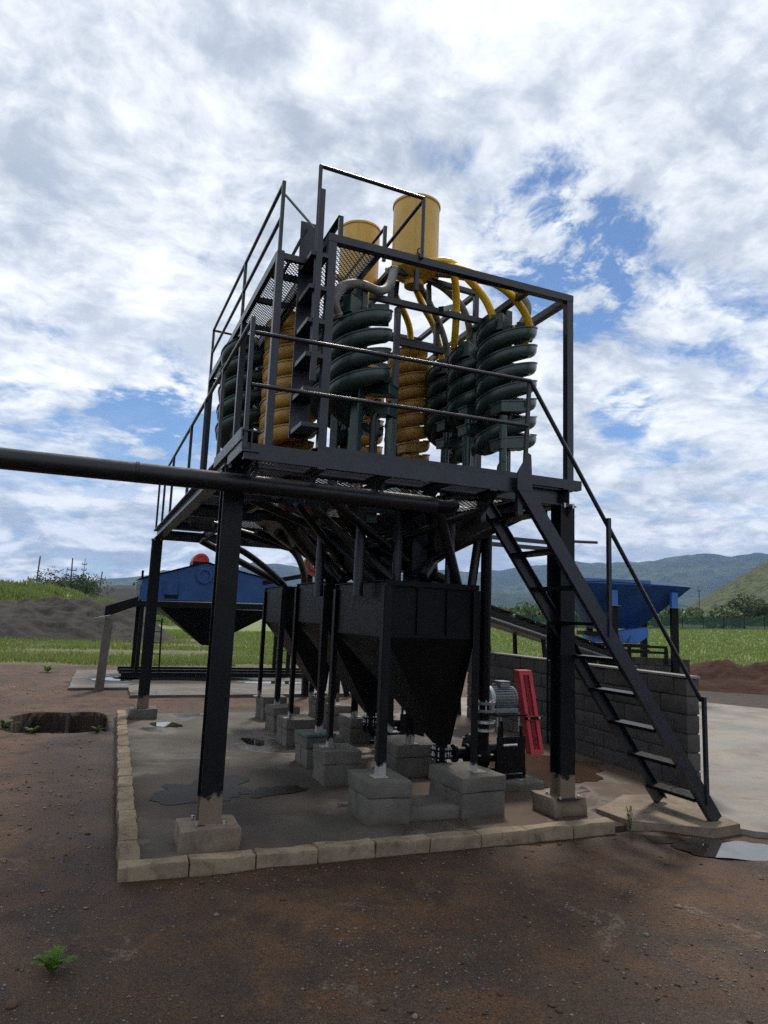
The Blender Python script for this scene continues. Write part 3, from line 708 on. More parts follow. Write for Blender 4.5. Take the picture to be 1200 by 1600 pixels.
tapered('collecting_launder', .9, 1.75, 1.9, 3.0, 2.655, 1.2, 1.45, 2.3, 2.6, 2.35, steel)
MB().box(.98, 1.38, 1.95, 2.30, 2.60, 2.95).build('launder_box', rust, TW)
MB().box(1.42, 1.62, 1.0, 1.3, 2.50, 2.80).build('launder_box', teal_p, TW)
for (p, q, r) in (((.45, 1.2, 2.64), (1.7, 1.5, 2.30), .04), ((.9, .5, 2.64), (1.9, .9, 2.15), .038), ((2.9, .4, 2.64), (2.2, .95, 2.2), .04), ((2.9, 2.6, 2.64), (2.1, 2.9, 2.1), .045),
                  ((1.5, .4, 2.64), (2.6, 1.5, 2.36), .035), ((1.0, 2.4, 2.5), (1.9, 2.7, 2.05), .05), ((2.4, .35, 2.62), (1.5, 1.1, 2.22), .035), ((.6, 5.2, 2.62), (1.9, 5.5, 2.08), .05), ((1.25, .95, 2.6), (1.85, 1.25, 1.95), .06), ((2.75, 1.5, 2.62), (2.0, .75, 2.0), .05), ((1.05, 1.2, 2.62), (1.7, .75, 1.96), .04), ((.95, 2.0, 2.6), (1.75, 2.7, 2.05), .06), ((2.0, .45, 2.6), (2.3, .6, 1.9), .045), ((1.7, 2.2, 2.55), (2.4, 1.3, 2.0), .05), ((.8, .9, 2.6), (1.65, 1.6, 2.0), .035)): dpipe([p, q], r)
for (p, q) in (((.15, .16, 2.62), (.95, 1.45, 2.62)), ((2.95, .16, 2.62), (2.2, 1.45, 2.62)), ((.15, 3.1, 2.60), (1.5, 4.5, 2.60))): MB().angle(p, q, .05).build('plan_brace', steel, TW)
# horizontal ties
for y in (1.0, 2.2): MB().angle((.137, y, 2.62), (3.0, y, 2.62), .06).build('tie_angle', steel, TW)
# cable tray tube along the deck underside, stiffener tabs
for x in (.55, 1.35, 1.95): MB().box(x, x+.06, YW-.004, YW+.02, 2.62, 2.640).build('clamp_tab', steel, TW)

# ---- steel stair
ST = thing('steel_staircase', 'black steel open-tread staircase with a single handrail leaning up to the front deck', 'staircase', (4.15, -.23, 0))
def st(mb, name, m_=steel, smooth=False, bevel=0, par=None):
    o = mb.build(name, m_, par or ST, smooth=smooth, bevel=bevel); 
    o.data.transform(Matrix.Translation((-4.15, .23, 0))); return o
T0, T1 = Vector((2.20, 0, 2.70)), Vector((4.16, 0, .055))
dv = (T1-T0).normalized()
for y, sd in ((-.53, 1), (.07, -1)):
    st(MB().channel(T0+Vector((0, y, 0)), T1+Vector((0, y, 0)), .05, .115, .007, side=sd), 'stringer')
for k in range(9):
    p = T0.lerp(T1, (k+.78)/9.35)
    st(MB().box(p.x-.085, p.x+.085, -.503, .043, p.z-.015, p.z+.012), 'tread', steel2)
nrm = Vector((-dv.z, 0, dv.x))
if nrm.z < 0: nrm = -nrm
hr = st(MB().cyl((2.31, -.50, 3.565), (4.07, -.50, 1.02), .018, 10), 'handrail', railm, True)
for t, zb_ in ((.42, None), (.985, None)):
    p = Vector((2.31, -.50, 3.565)).lerp(Vector((4.07, -.50, 1.02)), t)
    zz = T0.z+(p.x-T0.x)/(T1.x-T0.x)*(T1.z-T0.z)
    st(MB().bar((p.x, -.555, p.z), (p.x, -.555, zz-.02), .03, .03, (0, 1, 0)), 'rail_post', railm, par=hr)
st(MB().add([(2.16, -.56, 2.64), (2.30, -.56, 2.64), (2.285, -.56, 2.93), (2.26, -.56, 2.945), (2.16, -.56, 2.78)]+[(2.16, -.548, 2.64), (2.30, -.548, 2.64), (2.285, -.548, 2.93), (2.26, -.548, 2.945), (2.16, -.548, 2.78)],
     [(0,1,2,3,4),(9,8,7,6,5)]+[(i, (i+1) % 5, 5+(i+1) % 5, 5+i) for i in range(5)]), 'hanger_plate')
for y in (-.50, .06): st(MB().box(2.19, 2.24, y-.02, y+.02, 2.45, 2.66), 'hanger_bracket')
# ================================================================== CONCRETE PIECES
def rough_block_mesh(name, sx, sy, sz, mat, seed, amp=.006, bev=.010, sub=3):
    """a cast block with knocked edges, centred in x/y, standing on z=0"""
    bm = bmesh.new(); bmesh.ops.create_cube(bm, size=1)
    bmesh.ops.scale(bm, vec=(sx, sy, sz), verts=bm.verts); bmesh.ops.translate(bm, vec=(0, 0, sz/2), verts=bm.verts)
    bmesh.ops.bevel(bm, geom=list(bm.edges), offset=bev, segments=2, affect='EDGES', profile=.6)
    if sub: bmesh.ops.subdivide_edges(bm, edges=[e for e in bm.edges if e.calc_length() > min(sx, sy, sz)*.5], cuts=sub, use_grid_fill=True)
    R_ = np.random.default_rng(seed)
    off = R_.uniform(0, 50, 3)
    for v in bm.verts:
        p = np.array(v.co)*9+off
        n = np.array([float(vnoise(p[1], p[2], seed)), float(vnoise(p[0], p[2], seed+1)), float(vnoise(p[0], p[1], seed+2))])-.5
        v.co += Vector(n*2*amp)
    bmesh.ops.recalc_face_normals(bm, faces=bm.faces)
    me = bpy.data.meshes.new(name); bm.to_mesh(me); bm.free(); me.materials.append(mat)
    me.polygons.foreach_set('use_smooth', [True]*len(me.polygons)); me.set_sharp_from_angle(angle=rad(35))
    return me
# footings of the tower columns
for i, (x, y, sx, sy, lab) in enumerate(((.075, .06, .40, .34, 'mud-stained concrete footing under the front column beside the dark puddle'),
        (3.10, .17, .34, .34, 'mud-stained concrete footing under the column behind the stair'),
        (.085, 6.14, .38, .32, 'dark concrete footing under the far column at the end of the brick kerb'))):
    f = link('column_footing', rough_block_mesh('column_footing', sx, sy, .16, conc_muddy if i < 2 else conc, 11+i, .010, .016)); f.location = (x, y, .005)
    tag(f, lab, 'footing', 'tower column footings')
for (x, y) in ((3.065, 6.14), (3.065, 3.07)):
    f = link('column_footing', rough_block_mesh('column_footing', .36, .34, .16, conc, 17, .010, .016)); f.location = (x, y, .005)
    tag(f, 'concrete footing of the rear tower column beside the farthest hopper' if y > 5 else 'concrete footing of the tower column behind the nearest hopper', 'footing', 'tower column footings')
# kerbs
def kerb_row(name, lab, a, b, n, w, h, seed):
    a, b = Vector(a), Vector(b); d = b-a; ang = math.atan2(d.y, d.x); L_ = d.length/n
    root = thing(name, lab, 'kerb', (a.x, a.y, 0), ang)
    ms = [rough_block_mesh('kerb_block', L_-.006, w, h, conc_lt, seed+k, .008, .010, 4) for k in range(6)]
    for k in range(n):
        o = link('kerb_block', ms[(k*5+k//3) % 6], root); o.location = ((k+.5)*L_, random.uniform(-.004, .004), -.02+random.uniform(-.003, .003))
        o.rotation_euler = (0, random.uniform(-.006, .006), random.choice((0, math.pi))+random.uniform(-.015, .015))
    m_ = MB().box(0, d.length, -w*.40, w*.40, -.03, h*.62-.02).build('mortar_bed', mortar, root)
kerb_row('kerb', 'long pale concrete block kerb along the front edge of the slab', (-.52, -.375), (3.20, -.375), 9, .125, .105, 40)
kerb_row('kerb', 'narrow pale concrete block kerb running back beside the pit', (-.455, -.31), (-.19, 6.62), 18, .125, .105, 60)
# block piers under the hopper legs
def pier(x, y, sx, sy, h, lab, seed, extra=None):
    root = thing('block_pier', lab, 'pier', (x, y, .008), random.uniform(-.05, .05), 'block piers under the hopper legs')
    hc = h*.62
    for k, s_ in enumerate((-1, 1)):
        o = link('block', rough_block_mesh('block', sx, sy/2-.006, hc, conc, seed+k, .006, .010), root); o.location = (random.uniform(-.006, .006), s_*sy/4, 0)
    o = link('cap', rough_block_mesh('cap', sx+.015, sy+.015, h-hc-.004, conc, seed+5, .006, .010), root); o.location = (0, 0, hc+.004)
    return root
PR = [(1.50, .42, .36, .50, .33, 'pale-topped block pier under the left front leg of the nearest hopper'),
      (2.34, .46, .42, .56, .33, 'wide block pier under the front leg beside the pump'),
      (1.57, 1.68, .36, .42, .33, 'square block pier under the left rear leg of the nearest hopper'),
      (2.46, 1.95, .50, .60, .33, 'broad block pier in the shade below the nearest hopper'),
      (1.66, 2.55, .40, .42, .31, 'dark block pier with a flat green plate lying on it'),
      (1.74, 3.74, .36, .42, .33, 'rounded block pier under the left rear leg of the middle hopper'),
      (1.84, 4.78, .36, .42, .34, 'block pier under the left front leg of the farthest hopper'),
      (1.96, 5.92, .36, .42, .35, 'smallest block pier at the far end of the left row'),
      (2.58, 3.75, .36, .44, .33, 'block pier under the right rear leg of the middle hopper'),
      (2.74, 4.95, .34, .42, .33, 'shaded block pier under the right front leg of the farthest hopper'),
      (2.84, 6.05, .34, .42, .33, 'shaded block pier at the far right corner of the farthest hopper')]
for i, p in enumerate(PR): pier(*p[:5], p[5], 100+i*10)
gp = link('painted_plate', rough_block_mesh('painted_plate', .34, .36, .03, teal_p, 3, .002, .004)); gp.location = (1.60, 2.50, .325); gp.rotation_euler = (0, 0, .1)
tag(gp, 'flat green-painted plate lying on a block pier', 'plate')
lp = link('concrete_plinth', rough_block_mesh('concrete_plinth', .52, .42, .11, conc, 77, .016, .02)); lp.location = (1.92, .42, .0); tag(lp, 'low rough concrete plinth between the two front piers', 'plinth')
lp = link('concrete_plinth', rough_block_mesh('concrete_plinth', .75, .62, .10, conc, 78, .016, .02)); lp.location = (3.08, 1.18, .0); tag(lp, 'low concrete plinth under the grey-motored pump', 'plinth')

# block wall
WL0, WL1 = Vector((5.03, .50)), Vector((5.42, 6.0)); wd = WL1-WL0
wall = thing('block_wall', 'unplastered grey block wall behind the stair and pump', 'wall', (WL0.x, WL0.y, 0), math.atan2(wd.y, wd.x))
bl, bh, bt = .40, .187, .16
bms = [rough_block_mesh('block', bl-.014, bt, bh-.014, wall_conc, 200+k, .004, .008, 2) for k in range(5)]
hms = [rough_block_mesh('block', bl/2-.014, bt, bh-.014, wall_conc, 210+k, .004, .008, 1) for k in range(2)]
NC = 6; n = int(wd.length/bl)
for c in range(NC):
    off = 0 if c % 2 == 0 else -bl/2
    for k in range(n+(c % 2)):
        u0 = max(0, k*bl+off); u1 = min(n*bl, (k+1)*bl+off)
        if u1-u0 < .1: continue
        half = (u1-u0) < bl*.7
        o = link('block', (hms[k % 2] if half else bms[(k*3+c) % 5]), wall); o.location = ((u0+u1)/2, random.uniform(-.005, .005), c*bh+.007); o.rotation_euler = (0, 0, random.choice((0, math.pi)))
MB().box(.02, n*bl-.02, -bt*.42, bt*.42, -.02, NC*bh-.012).build('mortar_core', mortar, wall)
MB().box(-.01, n*bl+.01, -bt*.55, bt*.55, NC*bh+.001, NC*bh+.022).build('coping', m_concrete('coping_mortar', (.24, .23, .21), .9), wall)

# ================================================================== SETTLING HOPPERS
def hopper(x0, y0, lab, sx=.86, sy=1.28, zt_=1.93, zb_=1.46, zo=.50, first=False):
    R_ = thing('settling_hopper', lab, 'hopper', (x0, y0, 0), 0, 'black steel hoppers in a row under the tower')
    t = .006
    ax, ay, q = sx*.90, sy*.32, .06
    # upright bin of four plates
    for nm, bx in (('front_plate', (0, sx, 0, t)), ('rear_plate', (0, sx, sy-t, sy)), ('side_plate', (0, t, t+.001, sy-t-.001)), ('side_plate', (sx-t, sx, t+.001, sy-t-.001))):
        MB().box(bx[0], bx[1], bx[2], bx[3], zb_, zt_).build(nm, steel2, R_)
    top = [(0, 0, zb_), (sx, 0, zb_), (sx, sy, zb_), (0, sy, zb_)]; bot = [(ax-q, ay-q, zo), (ax+q, ay-q, zo), (ax+q, ay+q, zo), (ax-q, ay+q, zo)]
    tin = [(a+(t if a == 0 else -t), b+(t if b == 0 else -t), c) for a, b, c in top]; bin_ = [(a, b, c+.006) for a, b, c in bot]
    for k in range(4):
        l = (k+1) % 4
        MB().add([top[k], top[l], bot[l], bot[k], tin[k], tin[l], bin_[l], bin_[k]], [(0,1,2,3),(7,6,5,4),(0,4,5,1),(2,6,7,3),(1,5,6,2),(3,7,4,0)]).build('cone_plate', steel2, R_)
    sm_ = MB(); sm_.box(-.003, sx+.003, -.004, -.0005, zb_-.006, zb_+.006); sm_.box(-.004, -.0005, -.003, sy+.003, zb_-.006, zb_+.006); sm_.build('weld_seam', steel2, R_)
    for u in (.33, .66): MB().bar((sx*u, -.012, zb_+.02), (sx*u, -.012, zt_-.05), .006, .022, (0, 1, 0)).build('stiffener', steel2, R_)
    rim = MB()
    for a, b in (((-.02, -.012), (sx+.02, -.012)), ((-.02, sy+.012), (sx+.02, sy+.012)), ((-.012, .015), (-.012, sy-.015)), ((sx+.012, .015), (sx+.012, sy-.015))):
        rim.angle((a[0], a[1], zt_-.02), (b[0], b[1], zt_-.02), .045, .006)
    rim.build('rim_angle', steel2, R_)
    for (a, b) in ((-.03, -.03), (sx+.03, -.03), (-.03, sy+.03), (sx+.03, sy+.03)):
        sgx = 1 if a < 0 else -1; sgy = 1 if b < 0 else -1
        lm = MB(); lm.bar((a+sgx*.033, b, .345), (a+sgx*.033, b, zt_-.045), .066, .008, (0, 1, 0)); lm.bar((a, b+sgy*.037, .345), (a, b+sgy*.037, zt_-.045), .008, .066, (0, 1, 0))
        lg = lm.build('leg', leg_scuff, R_); MB().box(a-.05, a+.07*1, b-.05, b+.07, .339, .347).build('foot_plate', leg_scuff, lg)
    MB().lathe([(.02, 0), (.10, 0), (.10, .016), (.06, .016), (.06, .06), (.10, .06), (.10, .078), (.055, .078), (.055, .14)], (ax, ay, zo-.12), 20).build('outlet_flange', steel2, R_, smooth=True)
    ob = MB()
    for k in range(8):
        a = 2*math.pi*k/8; ob.cyl((ax+.085*math.cos(a), ay+.085*math.sin(a), zo-.135), (ax+.085*math.cos(a), ay+.085*math.sin(a), zo-.025), .007, 6)
    ob.build('flange_bolts', bolt_m, R_)
    MB().tube([(ax, ay, zo-.10), (ax, ay, zo-.17), (ax+.04, ay, zo-.23), (ax+.12, ay, zo-.24), (ax+.34, ay, zo-.24)], .052, 14).build('outlet_pipe', steel2, R_, smooth=True)
    return R_
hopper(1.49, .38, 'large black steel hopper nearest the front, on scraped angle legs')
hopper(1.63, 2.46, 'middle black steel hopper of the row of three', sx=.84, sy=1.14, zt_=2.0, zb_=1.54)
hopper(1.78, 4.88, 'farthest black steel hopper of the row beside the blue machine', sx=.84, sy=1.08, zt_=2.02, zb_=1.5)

# ================================================================== SPIRALS
def trough_mesh(name, R0, pitch, th0, turns, ztop, mat, dep=.10, spt=34):
    k = R0/.28; d = dep/.10
    prof = [(.045*k, .055*d), (.075*k, .030*d), (.13*k, .004*d), (.19*k, -.010*d), (.235*k, -.004*d), (.264*k, .014*d), (.280*k, .040*d), (.284*k, .070*d), (.282*k, .098*d), (.292*k, .102*d), (.292*k, .110*d)]
    n = int(turns*spt)+1; V = []; m_ = len(prof); t = .007
    prn = []
    for i in range(m_):
        a = Vector(prof[max(i-1, 0)]); b = Vector(prof[min(i+1, m_-1)]); e = (b-a).normalized(); prn.append((prof[i][0]+e.y*t, prof[i][1]-e.x*t))
    full = prof+prn[::-1]; M_ = len(full)
    for i in range(n):
        th = th0-2*math.pi*i/spt; z = ztop-pitch*i/spt
        for r, h in full: V.append((r*math.cos(th), r*math.sin(th), z+h))
    F = []
    for i in range(n-1):
        for j in range(M_):
            l = (j+1) % M_; F.append((i*M_+j, i*M_+l, (i+1)*M_+l, (i+1)*M_+j))
    F.append(tuple(range(M_))); F.append(tuple((n-1)*M_+j for j in range(M_))[::-1])
    mb = MB(); mb.v = V; mb.f = F
    me_o = mb.build(name, mat, None, smooth=True, sharp=50)
    return me_o, th0-2*math.pi*(n-1)/spt, ztop-pitch*(n-1)/spt
def make_spiral(name, lab, mat, R0, pitch, zbase, ztop, zhead, grp, dep=.106, post_r=.042, loc=(0,0), rz=0, starts=3):
    """origin at the deck; troughs descend clockwise and end on the -Y side"""
    R_ = thing(name, lab, 'spiral', (loc[0], loc[1], zbase), rz, grp)
    MB().bar((0, 0, .0), (0, 0, zhead-zbase), post_r*2, post_r*2, (0, 1, 0)).build('centre_post', mat, R_, bevel=.01)
    MB().box(-.08, .08, -.08, .08, -.0, .012).build('base_plate', steel, R_)
    zt_ = ztop-zbase-dep; zend = .30
    for s in range(starts):
        ztp = zt_; th_start = math.pi*.5-2*math.pi*s/starts
        want = (ztp-zend)/pitch; base_turn = (1.0-s/starts) % 1.0 if False else ((th_start+math.pi/2)/(2*math.pi)) % 1.0
        k = math.floor(want-base_turn); turns = max(.8, k+base_turn)
        if s == 2: turns = want-.12
        o, the, ze = trough_mesh('trough', R0, pitch, th_start, turns, ztp, mat, dep); o.parent = R_
        # feed box at the start
        cs, sn = math.cos(th_start), math.sin(th_start)
        fb = MB().box(-.085, .085, -.06, .06, -.02, .15).build('feed_box', mat, R_, bevel=.008); fb.location = (cs*R0*.62, sn*R0*.62, ztp+.01); fb.rotation_euler = (0, 0, th_start)
        if s == 2: continue
        # discharge box: straight trough end with outlets
        L_ = R0*.95; w0, w1 = -R0*1.0, -R0*.42
        bx = MB(); zt2 = ze+.105*dep/.10
        pf = [(.02, zt2), (.02, ze-.005), (-L_*.55, ze-.035), (-L_, ze-.055), (-L_, zt2-.06)]
        bx.prism(pf, 'y', w0, w1); db = bx.build('discharge_box', mat, R_, bevel=.006)
        lip = MB().box(-L_-.008, .03, w0-.010, w1+.010, 0, .014).build('box_lip', mat, db)
        # lip follows the sloped top edge
        for v in lip.data.vertices: v.co.z += zt2-.012 + (v.co.x-.02)*(.06/(L_+.02))
        for q, (px_, rr) in enumerate(((-L_*.82, .036), (-L_*.48, .030))):
            py = (w0+w1)/2+(-.05 if q == 0 else .05)
            MB().tube(crom([(px_, py, ze-.08), (px_, py, ze-.18-.02*q), (px_+.02*q, py+.03*(s), max(.16, ze-.30)), (px_+.02*q, py+.03*s, .0 if q == 0 else .02)], 4), rr, 10).build('outlet_pipe', mat if q == 0 else pipe_black, R_, smooth=True)
    return R_
ZK = ZC+.022
G_, Y_ = 'green spiral concentrators on the deck', 'ochre spiral concentrators on the deck'
make_spiral('spiral_concentrator', 'dark green spiral nearest the front with a grey hose arching over it', green_gel, .275, .54, ZK, 4.36, 4.62, G_, loc=(1.205, .56), rz=2.2)
make_spiral('spiral_concentrator', 'dark green spiral at the right front corner fed by two yellow hoses', green_gel, .285, .54, ZK, 4.50, 4.68, G_, loc=(2.74, .54), rz=.1)
make_spiral('spiral_concentrator', 'dark green spiral second from the right front corner', green_gel, .255, .54, ZK, 4.42, 4.66, G_, loc=(2.68, 1.10), rz=.1)
make_spiral('spiral_concentrator', 'dark green spiral third from the right front corner beside the ochre ones', green_gel, .245, .54, ZK, 4.40, 4.66, G_, loc=(2.67, 1.62), rz=.2)
make_spiral('spiral_concentrator', 'dark green spiral half hidden behind the ladder treads', green_gel, .275, .54, ZK, 4.42, 4.62, G_, loc=(1.24, 1.25), rz=1.0)
make_spiral('spiral_concentrator', 'dark green spiral at the far left under the mesh walkway', green_gel, .335, .63, ZK, 4.50, 4.62, G_, dep=.11, loc=(.60, 2.30), rz=2.6)
make_spiral('spiral_concentrator', 'ochre spiral standing behind the ladder', yellow_gel, .29, .34, ZK, 4.68, 4.72, Y_, dep=.125, loc=(.925, 1.85), rz=2.9, starts=2)
make_spiral('spiral_concentrator', 'larger ochre spiral in the middle between green ones', yellow_gel, .25, .32, ZK, 4.70, 4.78, Y_, dep=.11, loc=(2.36, 2.00), rz=.3, starts=2)
make_spiral('spiral_concentrator', 'ochre spiral farthest back in the middle, mostly hidden', yellow_gel, .26, .32, ZK, 4.56, 4.70, Y_, dep=.11, loc=(2.02, 2.62), rz=.3, starts=2)

# ================================================================== TANKS AND HOSES
def tank(x, y, r, z0, z1, lab):
    R_ = thing('distributor_tank', lab, 'tank', (x, y, z0), 0, 'yellow distributor tanks')
    h = z1-z0
    b = MB().lathe([(r*.999, 0), (r, .004), (r, h*.5), (r, h), (r-.008, h), (r-.008, .03)], (0,0,0), 44).build('shell', tank_y, R_, smooth=True)
    MB().lathe([(r, -.002), (r*.98, -.02), (.10, -.11), (.10, -.16), (.0, -.16)], (0,0,0), 40).build('cone', tank_y, R_, smooth=True)
    MB().lathe([(r+.0005, h-.02), (r+.010, h-.018), (r+.010, h+.004), (r-.006, h+.004)], (0,0,0), 44).build('rim', tank_y, R_, smooth=True)
    ws = MB().box(-.002, .003, -r-.004, -r+.004, .03, h-.03).build('weld_seam', tank_y, R_); ws.rotation_euler = (0, 0, -.45)
    for k in range(6):
        a = 2*math.pi*(k+.25)/6
        nz = MB().cyl((math.cos(a)*(r-.01), math.sin(a)*(r-.01), .07), (math.cos(a)*(r+.07), math.sin(a)*(r+.07), .06), .034, 14).build('nozzle', tank_y, R_, smooth=True)
        e = MB().lathe([(.026, 0), (.036, 0), (.036, .012), (.024, .012), (.022, -.05)], (0,0,0), 14, 'x').build('nozzle_end', pipe_black, nz, smooth=True)
        e.location = (math.cos(a)*(r+.062), math.sin(a)*(r+.062), .061); e.rotation_euler = (0, 0, a)
    for k in range(3):
        a = 2*math.pi*(k+.1)/3; MB().bar((math.cos(a)*r*.8, math.sin(a)*r*.8, -.07), (math.cos(a)*r*.86, math.sin(a)*r*.86, -.30), .04, .04).build('leg', steel, R_)
tank(1.90, .95, .236, 5.09, 5.80, 'big yellow cylindrical tank standing highest above the front frame')
tank(1.53, 1.60, .215, 5.09, 5.78, 'yellow cylindrical tank farther back behind the rails')
def hose(pts, r, m_, lab, grp):
    o = MB().tube(crom(pts, 9), r, 14).build('feed_hose', m_, None, smooth=True); tag(o, lab, 'hose', grp)
    for k, (a, b) in enumerate(((0, 1), (-1, -2))):
        p, q = Vector(pts[a]), Vector(pts[b]); d = (q-p).normalized()
        MB().cyl(p+d*.02, p+d*.034, r*1.12, 14).build('hose_clamp', bolt_m, o)
    return o
YG, GG = 'yellow feed hoses', 'grey feed hoses'
hose([(1.944, .75, 5.09), (2.077, .66, 5.10), (2.23, .72, 5.02), (2.334, .85, 4.836), (2.387, .95, 4.611), (2.45, 1.10, 4.42)], .037, hose_y, 'yellow hose hanging straight down to the second green spiral', YG)
hose([(1.96, .71, 5.10), (2.10, .55, 5.05), (2.296, .5, 4.878), (2.464, .5, 4.73), (2.555, .5, 4.57), (2.62, .52, 4.44)], .037, hose_y, 'yellow hose curving down to the top of the front corner spiral', YG)
hose([(1.99, .73, 5.09), (2.16, .48, 4.97), (2.498, .3, 4.789), (2.731, .3, 4.645), (2.863, .33, 4.482), (2.868, .40, 4.345), (2.80, .47, 4.29)], .037, hose_y, 'longest yellow hose looping round outside the front corner spiral', YG)
hose([(1.913, 1.18, 5.09), (2.035, 1.25, 5.11), (2.229, 1.4, 4.972), (2.42, 1.5, 4.798), (2.60, 1.60, 4.40)], .036, hose_y, 'yellow hose dropping to the third green spiral', YG)
hose([(1.72, 1.25, 5.07), (1.88, 1.38, 5.02), (2.20, 1.7, 4.86), (2.34, 1.95, 4.60)], .036, hose_y, 'yellow hose dropping to the larger ochre spiral', YG)
hose([(1.50, 1.36, 5.06), (1.46, 1.24, 4.98), (1.40, 1.0, 4.86), (1.33, .80, 4.66), (1.27, .68, 4.44)], .036, hose_y, 'short yellow hose below the mesh landing', YG)
hose([(2.10, .86, 5.09), (2.32, .75, 5.06), (2.66, .58, 4.97), (2.885, .5, 4.84), (2.955, .5, 4.73), (2.90, .52, 4.57), (2.80, .55, 4.50)], .042, hose_g, 'grey hose running out beside the longest yellow hose', GG)
hose([(1.66, .88, 5.04), (1.56, .78, 4.80), (1.40, .62, 4.63), (1.127, .45, 4.56), (.946, .37, 4.45), (.885, .36, 4.30), (.945, .42, 4.20)], .042, hose_g, 'grey hose arching over the front green spiral', GG)
hose([(2.12, 1.03, 5.09), (2.30, 1.02, 5.02), (2.499, 1.02, 4.865), (2.625, 1.08, 4.663), (2.68, 1.2, 4.44)], .036, hose_g, 'pale grey hose beside the straight yellow hose', GG)
hose([(2.05, 1.17, 5.09), (2.20, 1.25, 4.997), (2.48, 1.42, 4.733), (2.64, 1.52, 4.40)], .034, hose_g, 'pale grey hose slanting to the third green spiral', GG)
hose([(1.70, 1.12, 5.07), (1.672, 1.2, 4.98), (1.60, 1.2, 4.86), (1.45, 1.22, 4.70), (1.32, 1.25, 4.46)], .036, hose_g, 'short grey hose to the spiral behind the ladder', GG)

# ================================================================== MAIN PIPE
mp = thing('slurry_pipeline', 'thick black plastic pipe crossing in from the left under the deck', 'pipe')
MB().tube([(-3.6, -.25, 2.47), (-1.43, -.25, 2.496), (.13, -.25, 2.505), (1.60, -.25, 2.50)], .068, 20).build('pipe', pipe_black, mp, smooth=True)
MB().tube(crom([(1.60, -.25, 2.50), (1.70, -.25, 2.50), (1.78, -.22, 2.52), (1.80, -.05, 2.56), (1.80, .2, 2.58), (1.82, .9, 2.58)], 6), .052, 16).build('elbow', steel2, mp, smooth=True)
for x in (-.62, .14): MB().lathe([(.0685, -.012), (.073, -.010), (.073, .010), (.0685, .012)], (x, -.25, 2.504), 20, 'x').build('weld_bead', pipe_black, mp, smooth=True)
for x in (.14, 1.12): MB().bar((x+.035, -.25, 2.56), (x+.035, -.25, 2.70), .03, .004, (0, 1, 0)).build('hanger_strap', steel, mp)

